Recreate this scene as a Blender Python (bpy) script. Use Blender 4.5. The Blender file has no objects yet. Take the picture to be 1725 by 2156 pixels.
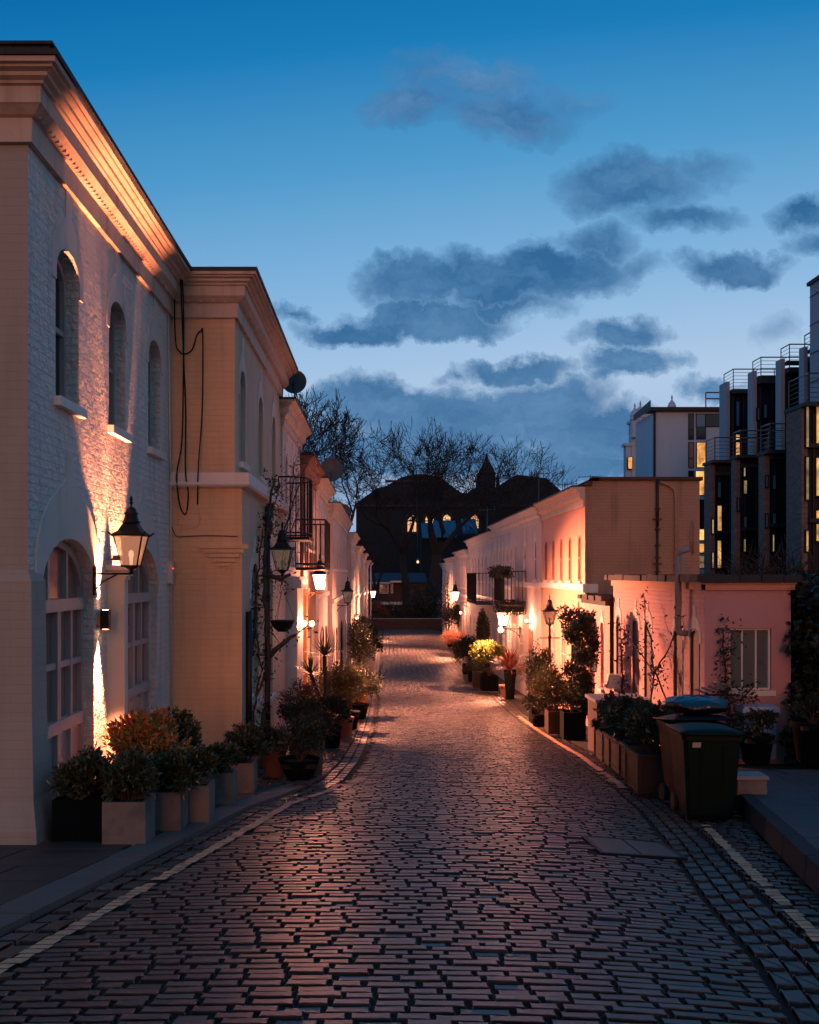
import bpy, math, random
import numpy as np
from mathutils import Vector, Matrix
from mathutils.geometry import tessellate_polygon
R = math.radians
PI = math.pi
scene = bpy.context.scene
COL = scene.collection

# ------------------------------------------------------------ camera
F = 2096.0
cam_d = bpy.data.cameras.new('camera')
cam = bpy.data.objects.new('camera', cam_d)
COL.objects.link(cam)
cam.location = (0, 0, 0)
cam.rotation_euler = (R(90), 0, 0)
cam_d.sensor_fit = 'VERTICAL'
cam_d.sensor_height = 36
cam_d.sensor_width = 36
cam_d.lens = 36 * F / 2156
cam_d.shift_x = (862.5 - 803) / 2156
cam_d.shift_y = (1209 - 1078) / 2156
cam_d.clip_start = 0.1
cam_d.clip_end = 3000
scene.camera = cam

scene.view_settings.view_transform = 'Standard'
scene.view_settings.look = 'None'
scene.view_settings.exposure = 0.12
scene.view_settings.gamma = 1.0
scene.render.engine = 'CYCLES'
scene.cycles.use_denoising = True
scene.cycles.max_bounces = 5
scene.cycles.diffuse_bounces = 3
scene.cycles.sample_clamp_indirect = 4
scene.cycles.transparent_max_bounces = 12

# ------------------------------------------------------------ node helpers
class NT:
    def __init__(s, tree): s.t = tree
    def n(s, typ, **kw):
        nd = s.t.nodes.new(typ)
        for k, v in kw.items():
            if k.startswith('i_'):
                nd.inputs[k[2:].replace('_', ' ')].default_value = v
            else:
                setattr(nd, k, v)
        return nd
    def l(s, a, b): s.t.links.new(a, b)
    def m(s, op, a, b=None, c=None, clamp=False):
        nd = s.t.nodes.new('ShaderNodeMath'); nd.operation = op; nd.use_clamp = clamp
        for i, v in enumerate((a, b, c)):
            if v is None: continue
            if isinstance(v, (int, float)): nd.inputs[i].default_value = v
            else: s.l(v, nd.inputs[i])
        return nd.outputs[0]
    def mix(s, f, a, b, mode='MIX'):
        nd = s.t.nodes.new('ShaderNodeMix'); nd.data_type = 'RGBA'; nd.blend_type = mode
        for sock, v in ((nd.inputs[0], f), (nd.inputs[6], a), (nd.inputs[7], b)):
            if isinstance(v, (int, float)): sock.default_value = v
            elif isinstance(v, tuple): sock.default_value = (*v[:3], 1)
            else: s.l(v, sock)
        return nd.outputs[2]
    def ramp(s, f, stops, interp='LINEAR'):
        nd = s.t.nodes.new('ShaderNodeValToRGB'); cr = nd.color_ramp; cr.interpolation = interp
        while len(cr.elements) < len(stops): cr.elements.new(0.5)
        for e, (p, c) in zip(cr.elements, stops):
            e.position = p; e.color = (*c, 1) if len(c) == 3 else c
        s.l(f, nd.inputs[0]); return nd.outputs[0]

# ------------------------------------------------------------ world: blue hour sky with clouds, fainter afterglow behind
world = bpy.data.worlds.new('World'); scene.world = world; world.use_nodes = True
w = NT(world.node_tree)
for nd in list(w.t.nodes): w.t.nodes.remove(nd)
tc = w.n('ShaderNodeTexCoord')
nrm = w.n('ShaderNodeVectorMath', operation='NORMALIZE'); w.l(tc.outputs['Generated'], nrm.inputs[0])
sep = w.n('ShaderNodeSeparateXYZ'); w.l(nrm.outputs[0], sep.inputs[0])
dx, dy, dz = sep.outputs
yy = w.m('MAXIMUM', w.m('ABSOLUTE', dy), 0.12)
u = w.m('DIVIDE', dx, yy); v = w.m('DIVIDE', dz, yy)
uv = w.n('ShaderNodeCombineXYZ'); w.l(u, uv.inputs[0]); w.l(v, uv.inputs[1]); 
wn = w.n('ShaderNodeTexNoise', i_Scale=12.0, i_Detail=8.0, i_Roughness=0.66); w.l(uv.outputs[0], wn.inputs['Vector'])
ws = w.n('ShaderNodeVectorMath', operation='SUBTRACT'); w.l(wn.outputs['Color'], ws.inputs[0]); ws.inputs[1].default_value = (.5, .5, .5)
wm = w.n('ShaderNodeVectorMath', operation='SCALE'); w.l(ws.outputs[0], wm.inputs[0]); wm.inputs['Scale'].default_value = 0.085
wa = w.n('ShaderNodeVectorMath', operation='ADD'); w.l(uv.outputs[0], wa.inputs[0]); w.l(wm.outputs[0], wa.inputs[1])
CLOUDS = [  # centre and radii in tangent space, weight
    (905, 165, 105, 55, .42), (1010, 185, 150, 60, .42), (870, 225, 130, 45, .72), (1080, 250, 150, 55, .66), (1190, 215, 110, 45, .3),
    (1330, 385, 150, 62, .85), (1260, 405, 90, 40, .5), (1440, 455, 130, 38, .6), (1480, 355, 100, 40, .35),
    (1040, 585, 160, 62, 1.0), (880, 600, 120, 52, .9), (1170, 560, 170, 60, .9), (760, 690, 130, 34, 1.0), (900, 670, 200, 36, .95), (1060, 640, 140, 40, .6), (1250, 500, 100, 45, .6), (1330, 560, 90, 40, .35),
    (1550, 572, 110, 38, .95), (1480, 555, 60, 30, .4), (1690, 455, 70, 42, .75), (1720, 530, 70, 40, .5), (620, 655, 50, 20, .5),
    (1310, 700, 105, 42, .8), (1325, 770, 110, 36, .85), (1270, 800, 60, 26, .5),
    (1085, 775, 120, 30, .85), (960, 790, 60, 22, .4),
    (800, 850, 190, 50, .9), (1000, 880, 280, 65, 1.0), (1160, 850, 140, 60, .85), (1250, 920, 190, 70, .95), (900, 950, 400, 70, .9), (700, 830, 60, 30, .5),
    (1500, 820, 70, 34, .6), (1180, 990, 300, 40, .85), (660, 960, 200, 120, .7), (1640, 700, 60, 50, .2)]
mask = None
for (cx, cy, rx, ry, k) in CLOUDS:
    vs = w.n('ShaderNodeVectorMath', operation='SUBTRACT'); w.l(wa.outputs[0], vs.inputs[0]); vs.inputs[1].default_value = ((cx - 803) / F, (1209 - cy) / F, 0)
    vm = w.n('ShaderNodeVectorMath', operation='MULTIPLY'); w.l(vs.outputs[0], vm.inputs[0]); vm.inputs[1].default_value = (F / rx / 1.25, F / ry / 1.25, 0)
    vl = w.n('ShaderNodeVectorMath', operation='LENGTH'); w.l(vm.outputs[0], vl.inputs[0])
    t = w.m('MULTIPLY', w.m('SUBTRACT', 1.0, vl.outputs['Value'], clamp=True), k * 1.9)
    mask = t if mask is None else w.m('MAXIMUM', mask, t)
wn2 = w.n('ShaderNodeTexNoise', i_Scale=10.0, i_Detail=9.0, i_Roughness=0.68)
wst = w.n('ShaderNodeVectorMath', operation='MULTIPLY'); w.l(wa.outputs[0], wst.inputs[0]); wst.inputs[1].default_value = (1, 2.3, 1)
w.l(wst.outputs[0], wn2.inputs['Vector'])
det = w.m('MULTIPLY', w.m('SUBTRACT', wn2.outputs['Fac'], 0.5), 1.5)
cm = w.m('MULTIPLY', w.m('ADD', mask, w.m('MULTIPLY', det, w.m('MINIMUM', w.m('MULTIPLY', mask, 2.0), 1.0))), 1.0, clamp=True)
cm = w.m('MULTIPLY', w.m('SUBTRACT', w.m('MULTIPLY', cm, 1.45), .16, clamp=True), .92, clamp=True)
front = w.m('MULTIPLY', w.m('SUBTRACT', dy, 0.05), 6.0, clamp=True)
cm = w.m('MULTIPLY', cm, front)
vn = w.m('ADD', w.m('MULTIPLY', v, 1.0), w.m('MULTIPLY', u, -0.10))
skyc = w.ramp(w.m('MULTIPLY', vn, 1.0 / 0.62, clamp=True), [
    (0.0, (.19, .33, .52)), (0.14, (.36, .48, .67)), (0.28, (.40, .54, .73)), (0.45, (.22, .43, .68)), (0.66, (.075, .30, .56)), (0.86, (.010, .185, .45)), (1.0, (.003, .135, .37))])
cloudc = w.ramp(w.m('MULTIPLY', vn, 1.0 / 0.62, clamp=True), [
    (0.0, (.045, .15, .32)), (0.25, (.035, .135, .30)), (0.5, (.018, .105, .26)), (0.8, (.045, .16, .36)), (1.0, (.04, .15, .36))])
lit = w.mix(w.m('MULTIPLY', w.m('SUBTRACT', wn2.outputs['Fac'], .38, clamp=True), 2.0), cloudc, (.13, .29, .50))
col = w.mix(w.m('POWER', cm, .8), skyc, lit)
# thin bright breaks low in the sky
br = w.m('MULTIPLY', w.m('SUBTRACT', wn2.outputs['Fac'], 0.60, clamp=True), 3.2)
brm = w.m('SUBTRACT', 1.0, w.m('MULTIPLY', w.m('ABSOLUTE', w.m('SUBTRACT', v, .122)), 28.0), clamp=True)
col = w.mix(w.m('MULTIPLY', br, brm, clamp=True), col, (.34, .47, .62))
# the half of the sky behind the camera keeps the last afterglow
backc = w.ramp(w.m('MAXIMUM', dz, 0.0), [(0.0, (.30, .18, .16)), (0.14, (.18, .18, .21)), (0.35, (.10, .20, .30)), (1.0, (.04, .16, .32))])
fr = w.m('MULTIPLY', w.m('ADD', dy, 0.25), 1.6, clamp=True)
col = w.mix(fr, backc, col)
low = w.m('MULTIPLY', w.m('MULTIPLY', dz, -1.0, clamp=True), 12.0, clamp=True)
col = w.mix(low, col, (.01, .015, .02))
bg = w.n('ShaderNodeBackground', i_Strength=1.0); w.l(col, bg.inputs['Color'])
out = w.n('ShaderNodeOutputWorld'); w.l(bg.outputs[0], out.inputs['Surface'])
world.cycles.sampling_method = 'MANUAL'; world.cycles.sample_map_resolution = 512

# ------------------------------------------------------------ sun: last warm glow from behind left
sd = bpy.data.lights.new('sun', 'SUN'); sd.energy = 0.60; sd.angle = R(18); sd.color = (1.0, .31, .14)
sun = bpy.data.objects.new('sun', sd); COL.objects.link(sun)
sun.rotation_euler = Vector((0.05, 1.0, -0.17)).to_track_quat('-Z', 'Y').to_euler()

# ------------------------------------------------------------ small tools
def at(px, py, D):
    return np.array(((px - 803) * D / F, D, (1209 - py) * D / F))
_GD = [-40, -10, 0, 4.2, 8.45, 11, 14.2, 17, 20, 24.7, 28, 34, 40, 50, 60, 87, 120, 170, 600]
_GZ = [1.0, -.52, -1.46, -1.86, -2.26, -2.51, -2.82, -3.10, -3.37, -3.72, -3.92, -4.17, -4.35, -4.58, -4.74, -5.0, -5.1, -5.2, -6]
def gz(d): return np.interp(d, _GD, _GZ)
def gs(d):  # smoothed
    return (gz(d - 1.2) + gz(d + 1.2) + gz(d) + gz(d - .6) + gz(d + .6)) / 5

class MB:
    def __init__(s): s.v = []; s.f = []; s.n = 0; s.s = []
    def add(s, vs, fs, smooth=False):
        vs = np.asarray(vs, float).reshape(-1, 3)
        o = s.n; s.v.append(vs); s.n += len(vs)
        for f in fs: s.f.append(tuple(i + o for i in f)); s.s.append(smooth)
    def box(s, a, b, top=1.0, topx=None):
        (x0, y0, z0), (x1, y1, z1) = a, b
        cx, cy = (x0 + x1) / 2, (y0 + y1) / 2
        vs = [(x0, y0, z0), (x1, y0, z0), (x1, y1, z0), (x0, y1, z0)]
        for (x, y) in ((x0, y0), (x1, y0), (x1, y1), (x0, y1)):
            vs.append((cx + (x - cx) * top, cy + (y - cy) * top, z1))
        s.add(vs, [(3, 2, 1, 0), (4, 5, 6, 7), (0, 1, 5, 4), (1, 2, 6, 5), (2, 3, 7, 6), (3, 0, 4, 7)])
    def tube(s, pts, r, n=6, cap=True, smooth=True):
        pts = [np.asarray(p, float) for p in pts]
        if not hasattr(r, '__len__'): r = [r] * len(pts)
        up = np.array((0.13, 0.31, 1.0)); vs = []
        for i, p in enumerate(pts):
            a = pts[max(i - 1, 0)]; b = pts[min(i + 1, len(pts) - 1)]
            t = b - a; L = np.linalg.norm(t); t = t / L if L > 1e-9 else np.array((0, 0, 1.))
            x = np.cross(t, up if abs(t[2]) < .97 else np.array((1., 0.1, 0))); x /= np.linalg.norm(x); y = np.cross(t, x)
            for k in range(n):
                a_ = 2 * PI * k / n
                vs.append(p + r[i] * (math.cos(a_) * x + math.sin(a_) * y))
        fs = []
        for i in range(len(pts) - 1):
            for k in range(n):
                fs.append((i * n + k, i * n + (k + 1) % n, (i + 1) * n + (k + 1) % n, (i + 1) * n + k))
        s.add(vs, fs, smooth)
        if cap: s.f.append(tuple(s.n - n + k for k in range(n))); s.s.append(False); s.f.append(tuple(s.n - len(vs) + n - 1 - k for k in range(n))); s.s.append(False)
    def lathe(s, c, prof, n=16, smooth=True, rot=0.0, sx=1, sy=1):
        vs = []
        for (r, z) in prof:
            for k in range(n):
                a = 2 * PI * k / n + rot
                vs.append((c[0] + r * math.cos(a) * sx, c[1] + r * math.sin(a) * sy, c[2] + z))
        fs = []
        for i in range(len(prof) - 1):
            for k in range(n):
                fs.append((i * n + k, i * n + (k + 1) % n, (i + 1) * n + (k + 1) % n, (i + 1) * n + k))
        fs.append(tuple(range(n - 1, -1, -1))); fs.append(tuple((len(prof) - 1) * n + k for k in range(n)))
        s.add(vs, fs, smooth)
    def leaves(s, P, size, rng, aspect=.45, up=None, jitter=1.0, droop=0):
        P = np.asarray(P, float); n = len(P)
        if n == 0: return
        d = rng.normal(size=(n, 3)) * jitter
        if up is not None: d += up
        d /= np.linalg.norm(d, axis=1)[:, None] + 1e-9
        q = rng.normal(size=(n, 3)); x = np.cross(d, q); x /= np.linalg.norm(x, axis=1)[:, None] + 1e-9
        nn = np.cross(x, d)
        L = (size * (.6 + .8 * rng.random(n)))[:, None]; W = L * aspect * .5
        a = P; b = P + d * L * .5 + x * W + nn * L * .06; c = P + d * L - nn * L * .08; e = P + d * L * .5 - x * W + nn * L * .06
        o = s.n
        s.v.append(np.stack((a, b, c, e), 1).reshape(-1, 3)); s.n += 4 * n
        for i in range(n):
            k = o + 4 * i; s.f.append((k, k + 1, k + 2, k + 3)); s.s.append(False)
    def build(s, name, mat, parent=None, origin=None):
        V = np.concatenate(s.v) if s.v else np.zeros((0, 3))
        if parent is not None:
            o = np.array(parent_world(parent))
        else:
            o = np.zeros(3) if origin is None else np.array(origin, float)
        me = bpy.data.meshes.new(name)
        me.from_pydata((V - o).tolist(), [], s.f)
        me.polygons.foreach_set('use_smooth', s.s)
        me.update()
        ob = bpy.data.objects.new(name, me); COL.objects.link(ob)
        me.materials.append(mat)
        if parent is not None: ob.parent = parent
        else: ob.location = o
        return ob
def parent_world(p):
    l = Vector(p.location); q = p.parent
    while q is not None: l = l + Vector(q.location); q = q.parent
    return l
def tag(o, label=None, cat=None, group=None, kind=None):
    if label: o['label'] = label
    if cat: o['category'] = cat
    if group: o['group'] = group
    if kind: o['kind'] = kind
    return o
def thing(name, loc, label, cat, group=None):
    o = bpy.data.objects.new(name, None); COL.objects.link(o); o.location = tuple(float(x) for x in loc)
    o.empty_display_size = .2
    return tag(o, label, cat, group)
def copy_tree(o, parent=None):
    c = o.copy(); COL.objects.link(c); c.parent = parent
    for ch in list(o.children): copy_tree(ch, c)
    return c

# ------------------------------------------------------------ materials
def mat(name, col, rough=.8, var=.12, nsc=2.5, bump=.25, bsc=40, metal=0, brick=None, emit=None, es=0, island=None, col2=None, streak=0, spec=.4, bdist=.01, trans=0, rowh=.078, lump=0):
    m = bpy.data.materials.new(name); m.use_nodes = True
    t = NT(m.node_tree); b = t.t.nodes['Principled BSDF']
    geo = t.n('ShaderNodeNewGeometry')
    n1 = t.n('ShaderNodeTexNoise', i_Scale=nsc, i_Detail=5.0, i_Roughness=0.6); t.l(geo.outputs['Position'], n1.inputs['Vector'])
    f = t.m('SUBTRACT', t.m('MULTIPLY', n1.outputs['Fac'], 2 * var), var)
    mul = t.m('ADD', 1.0, f)
    base = tuple(col)
    if island:
        rp = t.ramp(geo.outputs['Random Per Island'], island)
        src = rp
    else:
        src = None
    if col2:
        n3 = t.n('ShaderNodeTexNoise', i_Scale=nsc * .45, i_Detail=6.0, i_Roughness=0.65); t.l(geo.outputs['Position'], n3.inputs['Vector'])
        fac = t.m('MULTIPLY', t.m('SUBTRACT', n3.outputs['Fac'], .48, clamp=True), 5.0, clamp=True)
        src = t.mix(fac, base if src is None else src, tuple(col2))
    hsv = t.n('ShaderNodeHueSaturation')
    if src is None: hsv.inputs['Color'].default_value = (*base, 1)
    else: t.l(src, hsv.inputs['Color'])
    t.l(mul, hsv.inputs['Value'])
    cout = hsv.outputs[0]
    h = None
    if brick or streak:
        sp = t.n('ShaderNodeSeparateXYZ'); t.l(geo.outputs['Position'], sp.inputs[0])
    if streak:
        cs = t.n('ShaderNodeCombineXYZ'); t.l(t.m('MULTIPLY', sp.outputs[0], 5.0), cs.inputs[0]); t.l(t.m('MULTIPLY', sp.outputs[1], 5.0), cs.inputs[1]); t.l(t.m('MULTIPLY', sp.outputs[2], .5), cs.inputs[2])
        n4 = t.n('ShaderNodeTexNoise', i_Scale=1.0, i_Detail=4.0); t.l(cs.outputs[0], n4.inputs['Vector'])
        k = t.m('MULTIPLY', t.m('SUBTRACT', n4.outputs['Fac'], .52, clamp=True), streak * 4, clamp=True)
        cout = t.mix(k, cout, tuple(c * .45 for c in base))
    if brick:
        cb = t.n('ShaderNodeCombineXYZ'); t.l(t.m('ADD', sp.outputs[0], sp.outputs[1]), cb.inputs[0]); t.l(sp.outputs[2], cb.inputs[1])
        bt = t.n('ShaderNodeTexBrick', offset=.5); bt.inputs['Scale'].default_value = 1; bt.inputs['Brick Width'].default_value = rowh * 3; bt.inputs['Row Height'].default_value = rowh
        bt.inputs['Mortar Size'].default_value = .007; bt.inputs['Mortar Smooth'].default_value = .35; bt.inputs['Bias'].default_value = 0
        bt.inputs['Color1'].default_value = (.35, .35, .35, 1); bt.inputs['Color2'].default_value = (1, 1, 1, 1); bt.inputs['Mortar'].default_value = (.6, .6, .6, 1)
        t.l(cb.outputs[0], bt.inputs['Vector'])
        if brick == 'raw':
            cout = t.mix(.55, cout, bt.outputs['Color'], 'MULTIPLY')
        else:
            cout = t.mix(.04, cout, bt.outputs['Color'], 'MULTIPLY')
        dark = t.mix(t.m('MULTIPLY', bt.outputs['Fac'], .6 if brick == 'raw' else .07), cout, tuple(c * .55 for c in base)); cout = dark
        h = t.m('SUBTRACT', 1.0, bt.outputs['Fac'])
        bw = t.n('ShaderNodeRGBToBW'); t.l(bt.outputs['Color'], bw.inputs[0])
        h = t.m('ADD', h, t.m('MULTIPLY', bw.outputs[0], .5))
    t.l(cout, b.inputs['Base Color'])
    n2 = t.n('ShaderNodeTexNoise', i_Scale=bsc, i_Detail=4.0, i_Roughness=0.6); t.l(geo.outputs['Position'], n2.inputs['Vector'])
    hh = n2.outputs['Fac']
    if lump:
        n5 = t.n('ShaderNodeTexNoise', i_Scale=11.0, i_Detail=2.0); t.l(geo.outputs['Position'], n5.inputs['Vector'])
        hh = t.m('ADD', hh, t.m('MULTIPLY', n5.outputs['Fac'], lump))
    if h is not None: hh = t.m('ADD', t.m('MULTIPLY', hh, .6), h)
    if bump:
        bp = t.n('ShaderNodeBump', i_Strength=bump, i_Distance=bdist); t.l(hh, bp.inputs['Height']); t.l(bp.outputs[0], b.inputs['Normal'])
    b.inputs['Roughness'].default_value = rough
    t.l(t.m('ADD', rough - .08, t.m('MULTIPLY', n1.outputs['Fac'], .16), clamp=True), b.inputs['Roughness'])
    b.inputs['Metallic'].default_value = metal
    b.inputs['Specular IOR Level'].default_value = spec
    if emit:
        b.inputs['Emission Color'].default_value = (*emit, 1); b.inputs['Emission Strength'].default_value = es
        if name.startswith('lit room'):
            ne = t.n('ShaderNodeTexNoise', i_Scale=1.1, i_Detail=3.0, i_Roughness=.7); t.l(geo.outputs['Position'], ne.inputs['Vector'])
            ec = t.ramp(ne.outputs['Fac'], [(.34, tuple(c * .16 for c in emit)), (.46, tuple(c * .55 for c in emit)), (.58, emit), (.7, tuple(min(1, c * 1.25 + .1) for c in emit))]); t.l(ec, b.inputs['Emission Color']); b.inputs['Emission Strength'].default_value = es * 1.3
    if trans:
        tr = t.n('ShaderNodeBsdfTranslucent'); t.l(cout, tr.inputs['Color'])
        mx = t.n('ShaderNodeMixShader'); mx.inputs[0].default_value = trans
        o = t.t.nodes['Material Output']; t.l(b.outputs[0], mx.inputs[1]); t.l(tr.outputs[0], mx.inputs[2]); t.l(mx.outputs[0], o.inputs['Surface'])
    return m

M = {}
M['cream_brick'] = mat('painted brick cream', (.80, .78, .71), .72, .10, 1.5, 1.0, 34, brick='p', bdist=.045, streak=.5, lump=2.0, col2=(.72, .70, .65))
M['cream_gable'] = mat('painted gable darkened for weaker light', (.37, .33, .28), .8, .10, 1.2, .35, 40, brick='p', bdist=.006, streak=.3)  # cream paint darkened, so the colour holds this side's weaker light
M['cream'] = mat('cream stucco', (.62, .58, .52), .7, .10, 2, .35, 60, streak=.5, bdist=.006)
M['greytrim'] = mat('grey white trim', (.56, .53, .50), .75, .14, 3, .4, 30, streak=.8, bdist=.008)
M['darkpane'] = mat('dark blind window', (.030, .034, .042), .5, .2, 3, .05, 20, spec=.2)
M['greypane'] = mat('grey curtained window', (.16, .15, .16), .5, .2, 3, .05, 20, spec=.2)
M['salmonshade'] = mat('salmon niche with painted shade', (.34, .15, .11), .8, .1, 3, .2, 40)  # darker wall colour stands for the shade inside the recesses
M['cornice'] = mat('cornice stucco', (.58, .46, .37), .75, .14, 3, .5, 30, streak=.7, bdist=.008)
M['white'] = mat('white gloss paint', (.70, .67, .63), .45, .08, 3, .15, 80, streak=.3, bdist=.003)
M['beige'] = mat('beige painted brick', (.56, .47, .34), .8, .10, 1.6, .55, 60, brick='p', streak=.4, lump=.6)
M['ochre'] = mat('ochre render with warm light in it', (.76, .50, .30), .85, .14, .9, .6, 60, brick='p', streak=.35, bdist=.010, col2=(.68, .43, .25), lump=.8)  # deeper than the beige front: warm light is put into this colour
M['whitewall'] = mat('white stucco wall', (.58, .55, .52), .75, .12, 1.4, .4, 50, streak=.9)
M['pinkwall'] = mat('pale pink stucco', (.58, .50, .46), .75, .12, 1.4, .4, 50, streak=.7)
M['greywall'] = mat('grey white stucco', (.50, .48, .47), .75, .14, 1.4, .4, 50, streak=.9)
M['brownwall'] = mat('brown painted front', (.22, .13, .10), .7, .15, 2, .3, 50, streak=.3)
M['orangewall'] = mat('salmon painted brick', (.66, .36, .26), .75, .10, 1.3, .5, 60, brick='p')
M['gable'] = mat('tan brick gable', (.40, .26, .18), .85, .2, .8, .9, 40, brick='p', streak=.7, col2=(.31, .20, .14), lump=.8)
M['pink'] = mat('pink painted brick', (.62, .33, .31), .75, .10, 1.5, 1.0, 40, brick='p', bdist=.014, lump=.8, streak=.2)
M['pinkrender'] = mat('pink render', (.56, .30, .30), .8, .12, 1.5, .3, 50, col2=(.44, .24, .24))
M['slate'] = mat('dark slate', (.022, .025, .03), .7, .2, 6, .6, 30, streak=.2)
M['darkbrick'] = mat('sooty brick', (.06, .052, .05), .9, .3, 3, .8, 40, brick='raw')
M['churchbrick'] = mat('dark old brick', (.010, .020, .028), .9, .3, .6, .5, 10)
M['redbrick'] = mat('red brick', (.10, .055, .042), .9, .25, 2, .8, 40, brick='raw')
M['aptbrick'] = mat('grey brown brick', (.20, .15, .14), .9, .2, 2, .7, 40, brick='raw')
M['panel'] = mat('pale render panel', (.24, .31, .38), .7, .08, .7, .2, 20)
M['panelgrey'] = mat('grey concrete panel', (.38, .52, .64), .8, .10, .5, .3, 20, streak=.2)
M['darkmetal'] = mat('dark painted metal', (.010, .012, .014), .6, .2, 5, .1, 60, spec=.25)
M['iron'] = mat('black wrought iron', (.006, .009, .011), .55, .2, 8, .2, 60, spec=.25)
M['blackpipe'] = mat('black pipe paint', (.015, .015, .016), .5, .2, 8, .2, 60)
M['railmetal'] = mat('galvanised rail', (.09, .11, .13), .4, .1, 8, .1, 60, metal=.6)
M['glass'] = mat('dark window glass', (.015, .02, .025), .08, .1, 3, .03, 6, spec=.9)
M['glassbrown'] = mat('curtained glass with painted warm reflection', (.32, .16, .12), .14, .25, 4, .03, 6, spec=.7)  # base colour holds a warm reflection besides the curtain
M['glassgreen'] = mat('frosted greenish glass', (.10, .13, .13), .3, .2, 5, .05, 30, spec=.6)
M['litwarm'] = mat('lit room warm', (.3, .2, .1), .5, .3, 1.5, 0, 1, emit=(1.0, .42, .10), es=.9)
M['lityellow'] = mat('lit room yellow', (.3, .22, .1), .5, .3, 1.5, 0, 1, emit=(.9, .48, .13), es=.65)
M['litdim'] = mat('lit room dim', (.2, .15, .1), .5, .3, 1.5, 0, 1, emit=(.75, .52, .25), es=.3)
M['skyblue_pane'] = mat('glass with painted sky reflection', (.10, .22, .34), .15, .1, 1.5, 0, 1, spec=.9)  # blue of the reflected sky is put into the base colour
M['tree_bark'] = mat('dark wet bark', (.022, .019, .017), .9, .3, 3, .5, 12)
M['vine'] = mat('vine bark', (.05, .035, .028), .9, .3, 8, .4, 40)
M['concrete'] = mat('cast concrete planter', (.20, .165, .14), .85, .22, 6, .4, 60, col2=(.12, .10, .088))
M['doorpaint'] = mat('greyed door paint', (.44, .37, .35), .5, .1, 3, .15, 80, streak=.3, bdist=.003)
M['mauve'] = mat('dark mauve painted reveal shade', (.11, .062, .075), .6, .15, 3, .1, 30)  # flat dark colour stands for the shadowed window reveals
M['boxrender'] = mat('brown pink render', (.13, .075, .07), .85, .15, 3, .3, 30)
M['terracotta'] = mat('terracotta pot', (.26, .115, .075), .8, .2, 6, .3, 50)
M['blackbox'] = mat('black planter', (.004, .006, .007), .85, .2, 6, .2, 50, spec=.08)
M['brownbox'] = mat('stained timber planter', (.042, .020, .016), .5, .25, 6, .4, 30, streak=.5)
M['soil'] = mat('soil', (.02, .015, .012), .95, .3, 20, .6, 40)
def leafm(name, cols, tr=.25, rough=.42, spec=.5):
    st = [(i / max(len(cols) - 1, 1), c) for i, c in enumerate(cols)]
    return mat(name, cols[0], rough, .2, 8, 0, 1, island=st, trans=tr, spec=spec)
M['photinia'] = leafm('photinia leaves', [(.022, .034, .014), (.035, .05, .018), (.02, .028, .012), (.08, .09, .03), (.04, .03, .016)], .12, .35, .6)
M['photred'] = leafm('red tipped leaves brightened as lit', [(.22, .22, .05), (.60, .08, .04), (.14, .16, .04), (.36, .34, .10), (.40, .30, .09), (.55, .10, .04), (.18, .20, .05)], .15, .35, .6)  # red tips are real, tones raised to look more strongly lit
M['darkleaf'] = leafm('dark evergreen leaves', [(.012, .02, .012), (.02, .03, .015), (.015, .022, .012), (.035, .04, .02)], .1)
M['box'] = leafm('clipped box leaves', [(.015, .028, .018), (.02, .035, .02), (.03, .045, .022)], .1)
M['bamboo'] = leafm('fine light leaves', [(.06, .07, .02), (.09, .085, .025), (.03, .045, .015), (.14, .10, .04)], .3)
M['yucca'] = leafm('yucca blades', [(.06, .10, .03), (.10, .13, .04), (.05, .08, .025)], .3)
M['limeleaf'] = leafm('yellow green leaves', [(.14, .17, .03), (.22, .22, .05), (.09, .13, .02), (.06, .09, .02)], .35)
M['redstrap'] = leafm('red strap leaves', [(.22, .05, .03), (.32, .10, .05), (.12, .03, .02), (.30, .14, .08)], .25)
M['rustgrass'] = leafm('rust coloured stems', [(.30, .09, .04), (.22, .06, .03), (.36, .13, .06)], .3)
M['budleaf'] = leafm('reddish bare shrub leaves', [(.16, .08, .05), (.09, .05, .03), (.24, .12, .07)], .3)
M['paving'] = mat('york stone paving', (.085, .07, .062), .75, .25, 2.5, .5, 25, col2=(.055, .05, .045))
M['kerbstone'] = mat('worn kerbstone', (.12, .10, .09), .75, .25, 6, .7, 50)
M['kerb'] = mat('granite kerb', (.045, .043, .045), .85, .22, 12, .6, 60, spec=.12)
M['yellow'] = mat('worn yellow paint', (.85, .36, .19), .7, .35, 14, .6, 45, col2=(.34, .16, .09))
M['mortar'] = mat('dark joint fill', (.012, .011, .010), .95, .3, 20, .7, 60)
M['ground'] = mat('dark ground', (.035, .033, .03), .9, .3, .4, .5, 8)
M['manhole'] = mat('manhole cover steel', (.11, .085, .07), .55, .25, 8, .8, 55, metal=.2)
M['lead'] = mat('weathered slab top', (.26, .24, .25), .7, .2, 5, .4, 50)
M['greenbin'] = mat('dark green bin plastic', (.003, .012, .008), .5, .25, 4, .12, 50, spec=.12)
M['blackbin'] = mat('black bin plastic', (.002, .005, .008), .45, .25, 4, .12, 50, spec=.15)
M['bagblack'] = mat('shiny dark bin bag', (.006, .009, .016), .25, .2, 4, .5, 9, spec=.8, bdist=.05)
M['sticker'] = mat('bin sticker', (.40, .32, .24), .6, .1, 4, 0, 1)
M['bluepanel'] = mat('pale blue cabinet', (.16, .30, .42), .6, .1, 4, .15, 50)
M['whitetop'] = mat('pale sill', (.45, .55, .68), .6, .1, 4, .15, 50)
M['dish'] = mat('grey dish', (.035, .05, .06), .5, .1, 4, .1, 50)
M['copper'] = mat('verdigris roof sheet', (.03, .14, .22), .7, .3, .8, .3, 4)
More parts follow.
